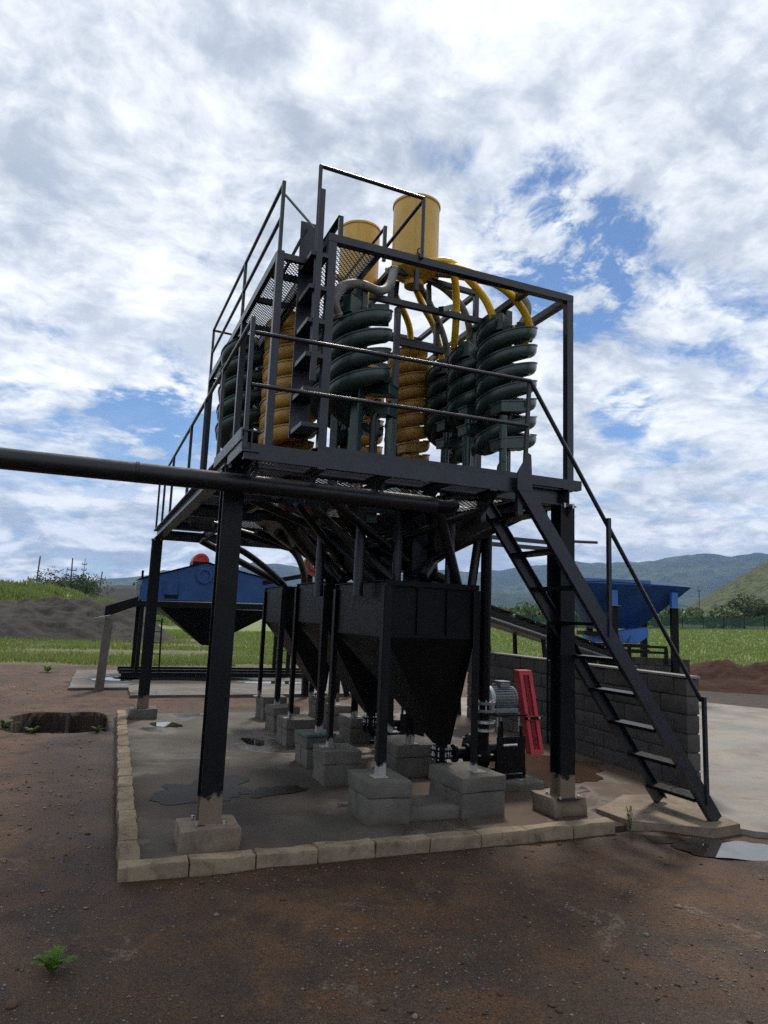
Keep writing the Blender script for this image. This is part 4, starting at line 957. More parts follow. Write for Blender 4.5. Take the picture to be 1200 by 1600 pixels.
# ================================================================== PUMPS
def pump(loc, rz, lab, mot, guard, mat_case, pipe_to=None):
    R_ = thing('slurry_pump', lab, 'pump', loc, rz, 'slurry pumps beside the hoppers')
    # bedframe, bearing housing, volute: shaft along x, wet end on the -x side
    fr = MB()
    for y in (-.02, .28): fr.bar((-.40, y, .02), (.20, y, .02), .05, .04)
    for x in (-.30, -.1, .16): fr.bar((x, .0, .021), (x, .26, .021), .05, .036)
    for x in (-.15, .15):
        for y in (-.06, .30): fr.bar((x*1.15, y, .04), (x*.85, y*.9, .50), .022, .022)
    fr.box(-.17, .17, -.075, -.065, .06, .40)
    fr.build('bedframe', steel2, R_)
    MB().cyl((-.20, .12, .22), (.18, .12, .22), .085, 20).build('bearing_housing', mat_case, R_, smooth=True)
    MB().cyl((.18, .12, .22), (.30, .12, .22), .02, 10).build('shaft', bolt_m, R_, smooth=True)
    MB().lathe([(.02, -.40), (.07, -.40), (.07, -.375), (.14, -.37), (.185, -.35), (.20, -.30), (.185, -.25), (.14, -.225), (.06, -.21), (.02, -.21)], (0, .10, .24), 28, 'x').build('volute', mat_case, R_, smooth=True)
    MB().lathe([(.05, -.56), (.085, -.56), (.085, -.54), (.055, -.54), (.055, -.42), (.085, -.42), (.085, -.40), (.03, -.40)], (0, .10, .24), 20, 'x').build('suction_flange', mat_case, R_, smooth=True)
    bt_ = MB()
    for k in range(8):
        a = 2*math.pi*k/8; bt_.cyl((-.385, .10+.17*math.cos(a), .24+.17*math.sin(a)), (-.215, .10+.17*math.cos(a), .24+.17*math.sin(a)), .011, 6)
    bt_.build('casing_bolts', bolt_m, R_)
    ad = MB()
    for x in (-.13, .13):
        for y in (-.02, .28): ad.cyl((x, y, .44), (x, y, .62), .009, 8)
    ad.build('adjusting_rods', bolt_m, R_)
    MB().box(-.18, .18, -.10, .34, .60, .618).build('motor_plate', mat_case, R_, bevel=.004)
    # motor lies along x
    mo = MB().cyl((-.14, .12, .755), (.12, .12, .755), .104, 32).build('motor_body', mot, R_, smooth=True)
    fn = MB()
    for k in range(26):
        a = rad(-65+k*(310/25)) if False else rad(k*360/26)
        c, s_ = math.cos(a), math.sin(a); p = Vector((0, .12+c*.109, .755+s_*.109)); fn.bar((-.12, p.y, p.z), (.11, p.y, p.z), .005, .022, (0, c, s_))
    fn.build('cooling_fins', mot, mo)
    MB().lathe([(.0, -.215), (.06, -.213), (.10, -.20), (.120, -.18), (.123, -.14), (.106, -.135)], (0, .12, .755), 32, 'x').build('fan_cowl', motor_w if mot is galv else mot, mo, smooth=True)
    MB().lathe([(.104, .12), (.113, .122), (.113, .142), (.07, .16), (.03, .17), (.02, .20), (.0, .20)], (0, .12, .755), 28, 'x').build('end_shield', mot, mo, smooth=True)
    MB().box(-.04, .075, .06, .17, .858, .912).build('terminal_box', mot, mo, bevel=.008); MB().box(-.046, .081, .054, .176, .913, .924).build('box_lid', mot, mo, bevel=.004)
    MB().lathe([(.018, -.006), (.026, -.006), (.026, .006), (.018, .006), (.018, -.006)], (-.08, .115, .875), 14, 'y').build('lifting_eye', mot, mo, smooth=True)
    for y in (.02, .22): MB().box(-.14, .13, y-.03, y+.03, .62, .665).build('motor_foot', mot, mo, bevel=.004)
    if guard:
        gd = Vector((.47, 0, -.835)); g0 = Vector((.215, .10, 1.03)); g1 = g0+Vector((.17, 0, -.85))
        d = (g1-g0).normalized(); L_ = (g1-g0).length; sx = Vector((0, 1, 0)).cross(d).normalized()
        root = None
        def gbar(u0, u1, v0, v1, y0, y1, nm, m_):
            pts = []
            for y in (y0, y1):
                for (u, v_) in ((u0, v0), (u1, v0), (u1, v1), (u0, v1)): pts.append(g0+d*u+Vector((1, 0, 0))*v_+Vector((0, y, 0)))
            return MB().add(pts, [(0,3,2,1),(4,5,6,7),(0,1,5,4),(1,2,6,5),(2,3,7,6),(3,0,4,7)]).build(nm, m_, R_ if root is None else root, bevel=.002)
        w = .165; root = gbar(0, L_, 0, .045, 0, .09, 'belt_guard', red_p)
        gbar(0, L_, w-.045, w, 0, .09, 'guard_side', red_p); 
        for a, b in ((0, .05), (L_*.54, L_*.60), (L_-.05, L_)): gbar(a, b, .046, w-.046, .001, .088, 'guard_bridge', red_p)
        gbar(.01, L_-.01, .046, w-.046, .05, .06, 'guard_back', m_plain('dark_mesh_back', (.09, .02, .025), .7))
        for (a, b) in ((.052, L_*.54-.002), (L_*.60+.002, L_-.052)):
            mm = MB(); nn = int((b-a)/.016)
            for k in range(nn):
                for sg in (-1, 1):
                    c0 = g0+d*(a+(k+.5)*(b-a)/nn)+Vector((w/2, .012+.004*sg, 0)); mm.bar(c0+Vector((-.022, 0, 0))+d*.012*sg, c0+Vector((.022, 0, 0))-d*.012*sg, .0035, .0035)
            mm.build('guard_mesh', MATS['red_guard_paint'], root)
        gbar(L_*.55, L_*.585, -.02, w+.03, -.022, -.002, 'clamp_strap', steel2)
        for v_ in (.015, w-.015): gbar(L_*.555, L_*.58, v_-.012, v_+.012, -.036, -.023, 'clamp_nut', m_plain('brass_nut', (.42, .33, .12), .4, .6))
    if pipe_to:
        MB().tube([(-.33, -.06, .30), (-.335, -.08, .48), (-.335, -.08, pipe_to)], [.055, .055, .055], 20).build('rising_main', steel2, R_, smooth=True)
        for z in (.485, .56, .665, .735):
            MB().lathe([(.055, -.012), (.112, -.012), (.112, .012), (.055, .012)], (-.335, -.08, z), 24).build('pipe_flange', galv if z > .6 else bolt_m, R_, smooth=True)
        fb = MB()
        for k in range(8):
            a = 2*math.pi*(k+.5)/8; x, y = -.335+.093*math.cos(a), -.08+.093*math.sin(a); fb.cyl((x, y, .645), (x, y, .765), .009, 6)
        fb.build('flange_bolts', bolt_m, R_)
        vh = MB().lathe([(.0, 0), (.014, 0), (.014, .16), (.0, .16)], (.0, 0, 0), 10, 'x').build('valve_handle', bolt_m, R_, smooth=True); vh.location = (-.16, -.16, .34)
    return R_
pump((3.13, 1.05, .105), .06, 'slurry pump with a ribbed grey motor and slanted red belt guard', galv, True, steel2, 2.57)
pump((3.0, 3.05, .06), .06, 'slurry pump with a dark blue motor glimpsed below the nearest hopper', blue_motor, False, steel2)
HAZE = 1.25e-4
# ================================================================== BLUE SEPARATOR BEYOND THE SLAB
BM = thing('blue_separator', 'blue gabled separator machine with a red motor on black legs beyond the slab', 'machine', (2.05, 12.6, .06))
def bmk(mb, name, m_, par=None, smooth=False, bevel=0):
    o = mb.build(name, m_, par or BM, smooth=smooth, bevel=bevel); o.data.transform(Matrix.Translation((-2.05, -12.6, -.06))); return o
y0, y1 = 12.6, 14.1
body = bmk(MB().prism([(.34, 1.84), (3.78, 1.92), (3.78, 2.42), (1.80, 2.80), (.34, 2.33)], 'y', y0, y1), 'body', blue_p)
rf = MB(); rf.bar((.30, 13.35, 2.345), (1.80, 13.35, 2.828), 1.6, .02); rf.bar((1.80, 13.35, 2.828), (3.84, 13.35, 2.425), 1.6, .02); bmk(rf, 'cover', steel2)
bmk(MB().lathe([(.13, 0), (.215, 0), (.215, -.03), (.19, -.03), (.19, -.05), (.13, -.05), (.13, 0)], (1.79, y0, 2.50), 28, 'y'), 'round_hatch', blue_p, smooth=True)
hb = MB()
for k in range(8):
    a = 2*math.pi*k/8; hb.cyl((1.79+.2*math.cos(a), y0-.055, 2.50+.2*math.sin(a)), (1.79+.2*math.cos(a), y0-.02, 2.50+.2*math.sin(a)), .022, 6)
bmk(hb, 'hatch_bolts', blue_p)
for x in (.86, 1.22, 3.60): bmk(MB().bar((x, y0-.025, 2.0), (x, y0-.025, 2.32), .03, .05), 'rib', blue_p)
bmk(MB().box(.88, 1.20, y0-.012, y0-.001, 1.90, 1.99), 'slot_opening', steel2)
mo = bmk(MB().cyl((1.72, 12.85, 2.86), (1.72, 13.35, 2.86), .20, 24), 'motor', red_m, smooth=True)
bmk(MB().lathe([(0, 0), (.12, 0), (.13, -.015), (.155, -.015), (.165, 0), (.20, 0), (.20, .06)], (1.72, 12.84, 2.86), 24, 'y'), 'motor_cover', red_m, mo, True)
bmk(MB().box(1.50, 1.95, 12.7, 13.3, 2.76, 2.84), 'motor_seat', steel2)
fb = MB(); 
for yy in (y0+.03, y1-.03): fb.channel((.20, yy, 1.74), (4.12, yy, 1.80), .08, .14)
for xx in (.25, 2.0, 4.05): fb.bar((xx, y0+.05, 1.73), (xx, y1-.05, 1.73), .07, .11)
bmk(fb, 'support_frame', steel2)
hp = MB(); hp.add([(.78, y0+.06, 1.70), (3.70, y0+.06, 1.70), (3.70, y1-.06, 1.70), (.78, y1-.06, 1.70), (1.95, 13.2, .78), (2.12, 13.2, .78), (2.12, 13.4, .78), (1.95, 13.4, .78)], [(0,1,2,3),(7,6,5,4),(0,4,5,1),(1,5,6,2),(2,6,7,3),(3,7,4,0)]); bmk(hp, 'underflow_hopper', steel2)
for xx, yy in ((.40, y0+.05), (.40, y1-.05), (4.05, y0+.05), (4.05, y1-.05)): bmk(MB().bar((xx, yy, .12), (xx, yy, 1.70), .09, .09, (0, 1, 0)), 'leg', steel2)
bmk(MB().bar((.54, y0+.06, .12), (.54, y0+.06, 2.35), .05, .05, (0, 1, 0)), 'post', steel2)
bmk(MB().bar((.36, y0+.3, 1.7), (.36, y0+.3, 2.55), .05, .05, (0, 1, 0)), 'post', steel2)
sk = MB()
for yy in (y0-.15, y0+.75, y1+.1): sk.channel((.05, yy, .115), (4.9, yy, .115), .07, .10)
bmk(sk, 'skid', steel2)
la = MB(); la.bar((.90, y0-.02, .15), (.87, y0-.02, 1.42), .035, .035, (0, 1, 0)); la.bar((.60, y0-.02, .15), (.58, y0-.02, 1.42), .03, .03, (0, 1, 0))
la = bmk(la, 'ladder', steel2)
for k in range(5): bmk(MB().cyl((.60, y0-.02, .32+.26*k), (.88, y0-.02, .32+.26*k), .011, 8), 'rung', steel2, la, True)
for k in range(4): bmk(MB().cyl((4.05, y0+.05, .4+.3*k), (4.05, y1-.05, .4+.3*k), .016, 8), 'rung', steel2, None, True)
ch = MB(); ch.add([(.30, y0+.0, 1.92), (.30, y0+.35, 1.92), (-.42, y0+.25, 1.66), (-.42, y0-.10, 1.66), (.30, y0, 1.70), (.30, y0+.35, 1.70), (-.42, y0+.25, 1.40), (-.42, y0-.10, 1.40)], [(0,1,2,3),(7,6,5,4),(0,4,5,1),(1,5,6,2),(2,6,7,3),(3,7,4,0)]); bmk(ch, 'tailings_chute', steel2, bevel=.02)
bmk(MB().box(.22, .33, y0+.05, y0+.3, 1.95, 2.20), 'switch_box', galv)
# wheel of another drive seen over the far hopper
dw = thing('drive_pulley', 'small rusty red drive wheel on a black arm behind the hoppers', 'pulley', (3.35, 8.6, .0))
MB().lathe([(.03, -.05), (.10, -.05), (.105, -.02), (.18, -.02), (.20, -.06), (.215, -.06), (.215, .06), (.20, .06), (.03, .06)], (0, 0, 2.62), 24, 'y').build('wheel', rust, dw, smooth=True)
a_ = MB(); a_.bar((-1.0, .1, 2.22), (.3, .1, 2.52), .09, .09); a_.bar((0, .12, .02), (-.05, .12, 2.5), .12, .12, (0, 1, 0)); a_.bar((.9, .12, .02), (.1, .12, 2.5), .09, .09, (0, 1, 0)); a_.build('support_arm', steel2, dw)
# leaning block post
lpst = link('leaning_post', rough_block_mesh('leaning_post', .155, .16, 1.42, conc, 91, .006, .01, 4)); lpst.location = (-.455, 9.95, .0); lpst.rotation_euler = (0, rad(2.6), .05)
tag(lpst, 'leaning grey concrete post standing under the black chute', 'post')
pl = thing('metal_offcut', 'thin pale metal strip balanced on top of the leaning post', 'strip', (-.46, 9.86, 1.445)); MB().bar((-.20, 0, -.035), (.08, 0, .03), .10, .008).build('strip', motor_w, pl)

# ================================================================== FEED HOPPER, CONVEYOR
FH = thing('feed_hopper', 'wide blue feed hopper with flared sides on dark legs beyond the wall', 'hopper', (11.35, 8.3, 0), -.39)
t = [(-1.62, -.05, 2.68), (1.42, -.05, 2.66), (1.35, 2.3, 2.95), (-1.55, 2.3, 2.95)]; b = [(-.62, .85, 1.58), (.44, .85, 1.62), (.44, 1.5, 1.62), (-.62, 1.5, 1.58)]
names = ('face_plate', 'end_plate', 'face_plate', 'end_plate')
for k in range(4):
    l = (k+1) % 4; cc = Vector((-.1, 1.1, 0)); o4 = [Vector(t[k]), Vector(t[l]), Vector(b[l]), Vector(b[k])]; i4 = [p+(cc-Vector((p.x, p.y, 0))).normalized()*.02 for p in o4]
    if k == 0: o4.insert(1, Vector((-.72, -.05, 2.74))); i4.insert(1, Vector((-.72, -.03, 2.74)))
    n = len(o4); MB().add(o4+i4, [tuple(range(n)), tuple(range(n, 2*n))[::-1]]+[(i, (i+1) % n, n+(i+1) % n, n+i) for i in range(n)]).build(names[k], blue_dk, FH)
for (u, v_) in ((-.46, .02), (1.0, .02), (-.46, 2.0), (1.0, 2.0)):
    lg = MB().bar((u, v_, .0), (u, v_, 2.14), .15, .15, (0, 1, 0)).build('leg', steel2, FH)
    MB().bar((u, v_, 2.155), (u, v_, 2.52), .15, .15, (0, 1, 0)).build('upper_leg', blue_lt, FH)
    MB().box(u-.13, u+.13, v_-.13, v_+.13, 2.141, 2.154).build('bolt_plate', galv, lg)
fd = MB(); fd.add([(-.95, .15, 1.26), (.15, .15, 1.26), (.42, .15, 1.44), (.42, .15, 1.66), (-.95, .15, 1.42), (-.95, .95, 1.26), (.15, .95, 1.26), (.42, .95, 1.44), (.42, .95, 1.66), (-.95, .95, 1.42)],
    [(0,1,2,3,4),(9,8,7,6,5),(0,5,6,1),(1,6,7,2),(2,7,8,3),(3,8,9,4),(4,9,5,0)]); fd = fd.build('vibrating_feeder', blue_lt, FH)
for u in (-.28, -.02): MB().add([(u-.10, .14, 1.27), (u+.10, .14, 1.27), (u, .14, 1.45), (u-.10, .05, 1.27), (u+.10, .05, 1.27), (u, .12, 1.45)], [(0,1,2),(5,4,3),(0,3,4,1),(1,4,5,2),(2,5,3,0)]).build('feeder_gusset', blue_dk, fd)
MB().box(-1.2, -.55, .0, .6, 1.42, 1.52).build('drive_cover', steel2, FH)
fr = MB()
for z in (1.20, 1.07): fr.bar((-1.5, .0, z), (.80, .0, z), .06, .06); fr.bar((-1.5, 1.1, z), (.80, 1.1, z), .06, .06)
for u in (-1.15, -.1, .78): fr.bar((u, .0, 1.17), (u, .0, .80), .07, .07, (0, 1, 0))
fr.build('feeder_frame', steel2, FH)
PLW = thing('block_plinth', 'grey block plinth under the blue feed hopper', 'plinth', (11.35, 8.3, 0), -.39)
for c in range(5):
    for k in range(5):
        u = -.55+(k+(.5 if c % 2 else 0))*.4
        if u > 1.5: continue
        o = link('block', bms[(k+c) % 5], PLW); o.location = (u, .42, c*.187+.01)
MB().box(-.7, 1.5, .36, .48, 0, .92).build('mortar_core', mortar, PLW)
CV = thing('belt_conveyor', 'black belt conveyor sloping down to the blue feed hopper behind the wall', 'conveyor')
c0, c1 = Vector((4.5, 5.15, 1.93)), Vector((10.9, 8.35, .86)); cdv = (c1-c0).normalized(); csd = cdv.cross(Vector((0, 0, 1))).normalized()
for s_ in (-1, 1): MB().bar(c0+csd*.30*s_, c1+csd*.30*s_, .06, .10).build('stringer', steel2, CV)
MB().cyl(c0+csd*.42+Vector((0, 0, -.14)), c1+csd*.42+Vector((0, 0, -.14)), .05, 12).build('side_tube', pipe_black, CV, smooth=True)
bl_ = MB(); bl_.bar(c0+Vector((0, 0, .16)), c1+Vector((0, 0, .16)), .46, .014); bl_.bar(c0+Vector((0, 0, -.10)), c1+Vector((0, 0, -.10)), .46, .012); bl_.build('belt', pipe_black, CV)
for k in range(9):
    p = c0.lerp(c1, (k+.4)/9); MB().cyl(p-csd*.26+Vector((0, 0, .10)), p+csd*.26+Vector((0, 0, .10)), .045, 12).build('idler_roller', galv if k in (2,) else steel2, CV, smooth=True)
    MB().bar(p+csd*.30+Vector((0, 0, .0)), p+csd*.30+Vector((0, 0, .13)), .05, .03).build('idler_bracket', steel2, CV)
for k in (.12, .40, .72):
    p = c0.lerp(c1, k)
    for s_ in (-1, 1): MB().bar(p+csd*.30*s_, Vector((p.x, p.y, 0))+csd*.36*s_+cdv*.25, .06, .06).build('support_leg', steel2, CV)
MB().cyl(c1-csd*.28, c1+csd*.28, .13, 20).build('tail_pulley', steel2, CV, smooth=True)

# ================================================================== HEAPS
def heap(name, x0, x1, y0_, y1_, n, fn, mat):
    xs = np.linspace(x0, x1, n); ys = np.linspace(y0_, y1_, n); X_, Y_2 = np.meshgrid(xs, ys); Z_ = fn(X_, Y_2)
    V_ = np.stack([X_.ravel(), Y_2.ravel(), Z_.ravel()], 1); i = (np.arange(n-1)[:, None]*n+np.arange(n-1)[None, :]).ravel()
    return struct(np_mesh(name, V_, np.stack([i, i+1, i+n+1, i+n], 1), mat, smooth=True))
def m_sand(name, a, b):
    s = NT(name); n1 = s.noise(.5, 6, .65, .5, co='world'); n2 = s.noise(6, 6, .7, co='world')
    c = s.mix(s.rmp(n1, .3, .7), a, b); c = s.mix(s.rmp(n2, .4, .7, 0, .4), c, sc(a, .6)); s.bump(n2, .7, .08); return s.fin(c, .95, 0, .2)
sand_m = m_sand('dark_mineral_sand', (.028, .026, .023), (.058, .053, .045)); coal_m = m_sand('black_mineral_heap', (.045, .046, .047), (.065, .064, .062))
def f_sand(x, y):
    e = sstep(-25, -21, x)*(1-sstep(1.5, 4.8, x))*sstep(30.2, 32.2, y+1.2*(fbm(x*.3, x*0+1, 3, 107)-.5))*(1-sstep(40, 45, y))
    rise = sstep(30.5, 38.5, y+.25*x*0)
    dun = fbm(x*.16+y*.10, y*.22-x*.06, 4, 101, .5, True)
    gul = fbm(x*.75+y*.45, y*.30-x*.12, 4, 105, .55, True)
    return -.3+e*(.55+1.45*rise*(.55+.75*dun)+.85*(gul-.62))
heap('sand_pile', -25, 5.5, 29.5, 46, 170, f_sand, sand_m)
def f_coal(x, y): return -.5+(5.2+.9*fbm(x*.15, y*.2, 4, 111))*np.exp(-((x-6)/15)**4-((y-112)/9)**2)
def f_soil(x, y):
    q = mound(x, y, 17.0, 9.6, 6.0, 1.6, .85, 2, -.80)+mound(x, y, 24.5, 2.0, 6.0, 1.7, .55, 2, -.80)
    return -.16+q*(.55+.9*fbm(x*1.1, y*1.1, 5, 61, .6))
heap('soil_bank', 11.5, 31, -5, 16, 230, f_soil, m_sand('turned_red_soil', (.038, .016, .010), (.075, .034, .022)))
heap('mineral_heap', -16, 28, 92, 134, 90, f_coal, coal_m)

# ================================================================== FENCE, POLES, HOUSES
def m_net():
    s = NT('green_shade_net'); tr = s.nd('ShaderNodeBsdfTransparent'); mx = s.nd('ShaderNodeMixShader'); mx.inputs[0].default_value = .80
    n = s.noise(3, 4, .6); s.fin(s.mix(n, (.025, .060, .045), (.045, .095, .070)), .9, 0, .1)
    s.L.new(tr.outputs[0], mx.inputs[1]); s.L.new(s.b.outputs[0], mx.inputs[2]); s.L.new(mx.outputs[0], s.out.inputs[0]); return s.m
net = m_net()
FN = thing('net_fence', 'long green shade-net fence with posts across the far side of the field', 'fence')
fa, fb_ = Vector((30.0, 78.5)), Vector((141.0, 47.3)); nseg = 39
def gz(x, y): return float(heights(np.array([x]), np.array([y]))[0])
for k in range(nseg+1):
    p = fa.lerp(fb_, k/nseg); z = gz(p.x, p.y); MB().cyl((p.x, p.y, z-.1), (p.x, p.y, z+1.75), .045, 6).build('post', steel2, FN)
    if k < nseg:
        q = fa.lerp(fb_, (k+1)/nseg); zq = gz(q.x, q.y)
        mb = MB(); N_ = 8
        for i in range(N_+1):
            u = i/N_; c = p.lerp(q, u); sag = .10*math.sin(math.pi*u)*random.uniform(.6, 1.1); zz = z+(zq-z)*u
            mb.v += [(c.x, c.y, zz-.02), (c.x, c.y, zz+1.60-sag)]
        mb.f = [(2*i, 2*i+2, 2*i+3, 2*i+1) for i in range(N_)]; mb.build('net_panel', net, FN, recalc=False)
def pole(x, y, h, lab, arms=((.92, 1.6),), r=.13):
    z = gz(x, y); R_ = thing('power_pole', lab, 'pole', (x, y, z-.2), 0, 'wooden power poles'); ln = random.uniform(-.03, .05)
    MB().cyl((0, 0, 0), (ln*h, 0, h+.2), r, 8, r*.7).build('mast', wood, R_)
    for f_, w in arms:
        MB().bar((-w/2+ln*h*f_, 0, h*f_+.2), (w/2+ln*h*f_, 0, h*f_+.1), .14, .14).build('crossarm', wood, R_)
        for u in (-.45, 0, .45): MB().cyl((u*w+ln*h*f_, 0, h*f_+.2), (u*w+ln*h*f_, 0, h*f_+.5), .06, 6).build('insulator', steel2, R_)
def PX(u, v, d):
    F_, R_2, U_ = _F, _R, _U2; dr = F_+R_2*((u-600)/FPX)+U_*((800-v)/FPX); return CAM+dr*d
pole(-7.7, 106, 8.6, 'tilted dark power pole with one crossarm above the grassy mound', ((.62, 2.4), (.60, 1.0)))
pole(-3.1, 115, 9.2, 'power pole with stacked crossarms behind the grassy mound', ((.80, 1.4), (.70, 1.4), (.6, 1.2)))
pole(-1.8, 136, 10.6, 'thin grey lattice mast just past the stacked-arm pole', ((.9, .8), (.8, .8), (.7, .8), (.6, .8), (.5, .8)), .07)
pole(.9, 124, 7.8, 'short power pole in front of the black mineral heap', ((.85, 1.4),))
pole(160.5, 145.6, 10.5, 'lone thin pole beside the white houses below the hill', ((.95, 1.2),), .16)
wallw = m_plain('white_house_wall', (.62, .60, .55), .85, 0, .15, .6, .2); roofm = m_plain('dark_house_roof', (.055, .05, .05), .7, 0, .2, .5, .3); wind = m_plain('house_window', (.03, .035, .04), .2, 0, .1, 1, .5)
def house(x, y, w, d, h, rz, lab):
    z = gz(x, y); R_ = thing('house', lab, 'house', (x, y, z-.3), rz, 'houses below the hill')
    MB().prism([(-d/2, 0), (d/2, 0), (d/2, h), (0, h+d*.22), (-d/2, h)], 'x', -w/2, w/2).build('wall', wallw, R_)
    rm = MB(); rm.bar((-w/2-.3, -d*.27, h+d*.11-.02), (w/2+.3, -d*.27, h+d*.11-.02), d*.62, .15, (0, -.39, .92)); rm.bar((-w/2-.3, d*.27, h+d*.11-.02), (w/2+.3, d*.27, h+d*.11-.02), d*.62, .15, (0, .39, .92)); rm.build('roof', roofm, R_)
    for u in (-.32, .0, .34):
        f = MB().box(u*w-.5, u*w+.5, -d/2-.04, -d/2-.005, .9, 2.1).build('window', wind, R_)
house(151, 139.5, 7, 5, 2.8, -.55, 'small white house with a dark roof left of the lone pole')
house(157.5, 137.0, 8.5, 5, 2.8, -.5, 'wider white house with a dark roof next to the lone pole')
house(143, 128, 4.5, 3.5, 2.4, -.6, 'tiny white outbuilding in front of the houses')
house(66, 150, 6, 4.5, 2.8, -.2, 'pale cottage among the bushes beyond the net fence')

# ================================================================== PLANTS
def m_leaf(name, a, b, tr=.25):
    s = NT(name); oi = s.nd('ShaderNodeNewGeometry').outputs['Random Per Island']
    c = s.mix(oi, a, b); s.fin(c, .6, 0, .3)
    t_ = s.nd('ShaderNodeBsdfTranslucent'); s.L.new(c, t_.inputs[0]); mx = s.nd('ShaderNodeMixShader'); mx.inputs[0].default_value = tr
    s.L.new(s.b.outputs[0], mx.inputs[1]); s.L.new(t_.outputs[0], mx.inputs[2]); s.L.new(mx.outputs[0], s.out.inputs[0]); return s.m
leaf_dk = m_leaf('dark_bush_leaf', (.030, .050, .016), (.065, .095, .030)); leaf_md = m_leaf('bush_leaf', (.045, .075, .020), (.10, .135, .040)); leaf_br = m_leaf('bright_weed_leaf', (.06, .125, .016), (.12, .21, .03), .3)
grass_b = m_leaf('grass_blade', (.12, .175, .036), (.235, .285, .085), .35)
def leaf_cloud(C_, Rr, n, size, seed, squash=.8):
    """leaf-sized quads through the volume of several overlapping clumps; returns verts, faces"""
    R_ = np.random.default_rng(seed); k = max(5, int(n/130)); cc = R_.normal(0, .42, (k, 3)); cc[:, 2] = np.abs(cc[:, 2])*.9; cr = R_.uniform(.28, .5, k)
    j = R_.integers(0, k, n); d = R_.normal(0, 1, (n, 3)); d /= np.linalg.norm(d, axis=1)[:, None]; rr = R_.uniform(.45, 1, n)**.5
    P = (cc[j]+d*(cr[j]*rr)[:, None])*np.array([1, 1, squash])*Rr + np.array(C_)
    a = R_.normal(0, 1, (n, 3)); a /= np.linalg.norm(a, axis=1)[:, None]; b_ = np.cross(a, R_.normal(0, 1, (n, 3))); b_ /= np.linalg.norm(b_, axis=1)[:, None]
    s_ = (size*R_.uniform(.6, 1.3, n))[:, None]
    V_ = np.stack([P-a*s_, P+b_*s_*.55, P+a*s_, P-b_*s_*.55], 1).reshape(-1, 3); F_ = np.arange(4*n).reshape(-1, 4)
    return V_, F_
def tree(name, x, y, h, r, lab, m_, n, size, grp=None, trunk=.35, cat='tree'):
    z = gz(x, y); R_ = thing(name, lab, cat, (x, y, z-.1), random.uniform(0, 6), grp)
    tr = MB(); tr.tube([(0, 0, 0), (.04*h, .02*h, h*trunk), (.02*h, .0, h*.7)], [.05*h, .035*h, .012*h], 8)
    for k in range(4):
        a = k*1.6; tr.tube([(.04*h, .02*h, h*trunk*.9), (math.cos(a)*r*.35, math.sin(a)*r*.35, h*.62), (math.cos(a)*r*.6, math.sin(a)*r*.6, h*.75)], [.022*h, .014*h, .005*h], 6)
    tr.build('trunk', wood, R_, smooth=True)
    V_, F_ = leaf_cloud((0, 0, h*.48), r, n, size, int(abs(x*31+y*7)), .8*h/(2*r)*1.1); np_mesh('crown', V_, F_, m_, R_)
tree('tree', 113, 89.5, 5.6, 3.4, 'round dark tree inside the field near the right edge', leaf_dk, 2600, .22)
tree('tree', 52, 92, 5.2, 2.4, 'taller dark tree standing behind the net fence', leaf_dk, 1500, .22)
tree('tree', -2.6, 96, 6.4, 4.6, 'broad bush-like tree on the skyline behind the grassy mound', leaf_dk, 7000, .15, trunk=.2)
tree('tree', -17, 90, 7.2, 4.0, 'tree at the left edge on top of the grassy mound', leaf_dk, 6000, .15, trunk=.2)
tree('tree', 9.5, 118, 7.8, 3.8, 'low green tree poking above the black mineral heap', leaf_md, 1800, .25, trunk=.25)
# bush belts: masses nobody could count
def belt(name, specs, m_):
    Vs, Fs, o = [], [], 0
    for i, (x, y, r, n, s_) in enumerate(specs):
        V_, F_ = leaf_cloud((x, y, gz(x, y)+r*.25), r, n, s_, 500+i, .75); Vs.append(V_); Fs.append(F_+o); o += len(V_)
    ob = np_mesh(name, np.concatenate(Vs), np.concatenate(Fs), m_); ob['kind'] = 'stuff'; return ob
R5 = np.random.default_rng(5); sp = []
for k in range(190):
    az = rad(R5.uniform(24, 72)); d = R5.uniform(104, 300); x, y = math.sin(az)*d, math.cos(az)*d
    sp.append((x, y, R5.uniform(1.3, 2.6)*(1+d/260), 260, .26*(1+d/260)))
belt('bush_undergrowth', sp, leaf_md)
sp = []
for k in range(46):
    x = R5.uniform(-40, 12); y = R5.uniform(74, 100); sp.append((x, y, R5.uniform(1.0, 2.2), 300, .20))
belt('mound_undergrowth', sp, leaf_dk)
# grass
def blades(n, az0, az1, r0, r1, seed, hgt, cond, dens_h=1.0, rw=.010):
    R_ = np.random.default_rng(seed); az = np.radians(R_.uniform(az0, az1, n)); r = r0*(r1/r0)**R_.uniform(0, 1, n)
    x = CAM.x+np.sin(az)*r; y = CAM.y+np.cos(az)*r; k = R_.uniform(0, 1, n) < cond(x, y); x, y, r = x[k], y[k], r[k]; n = len(x)
    z = heights(x, y); cl = .45+.9*fbm(x*.9, y*.9, 3, seed); h = hgt*R_.uniform(.5, 1.25, n)*cl*(1+r/160); a = R_.uniform(0, 2*np.pi, n); w = rw*(.6+r/22)*R_.uniform(.7, 1.4, n)
    ln = R_.uniform(-.5, .5, (n, 2))*h[:, None]; dx, dy = np.cos(a)*w, np.sin(a)*w
    V_ = np.zeros((n, 4, 3)); V_[:, 0] = np.stack([x-dx, y-dy, z-.02], 1); V_[:, 1] = np.stack([x+dx, y+dy, z-.02], 1)
    V_[:, 2] = np.stack([x+ln[:, 0]*.4+dx*.6, y+ln[:, 1]*.4+dy*.6, z+h*.6], 1); V_[:, 3] = np.stack([x+ln[:, 0], y+ln[:, 1], z+h], 1)
    F_ = np.arange(4*n).reshape(n, 4); F_ = np.concatenate([F_[:, [0, 1, 2]], F_[:, [0, 2, 3]]], 0)
    return V_.reshape(-1, 3), F_
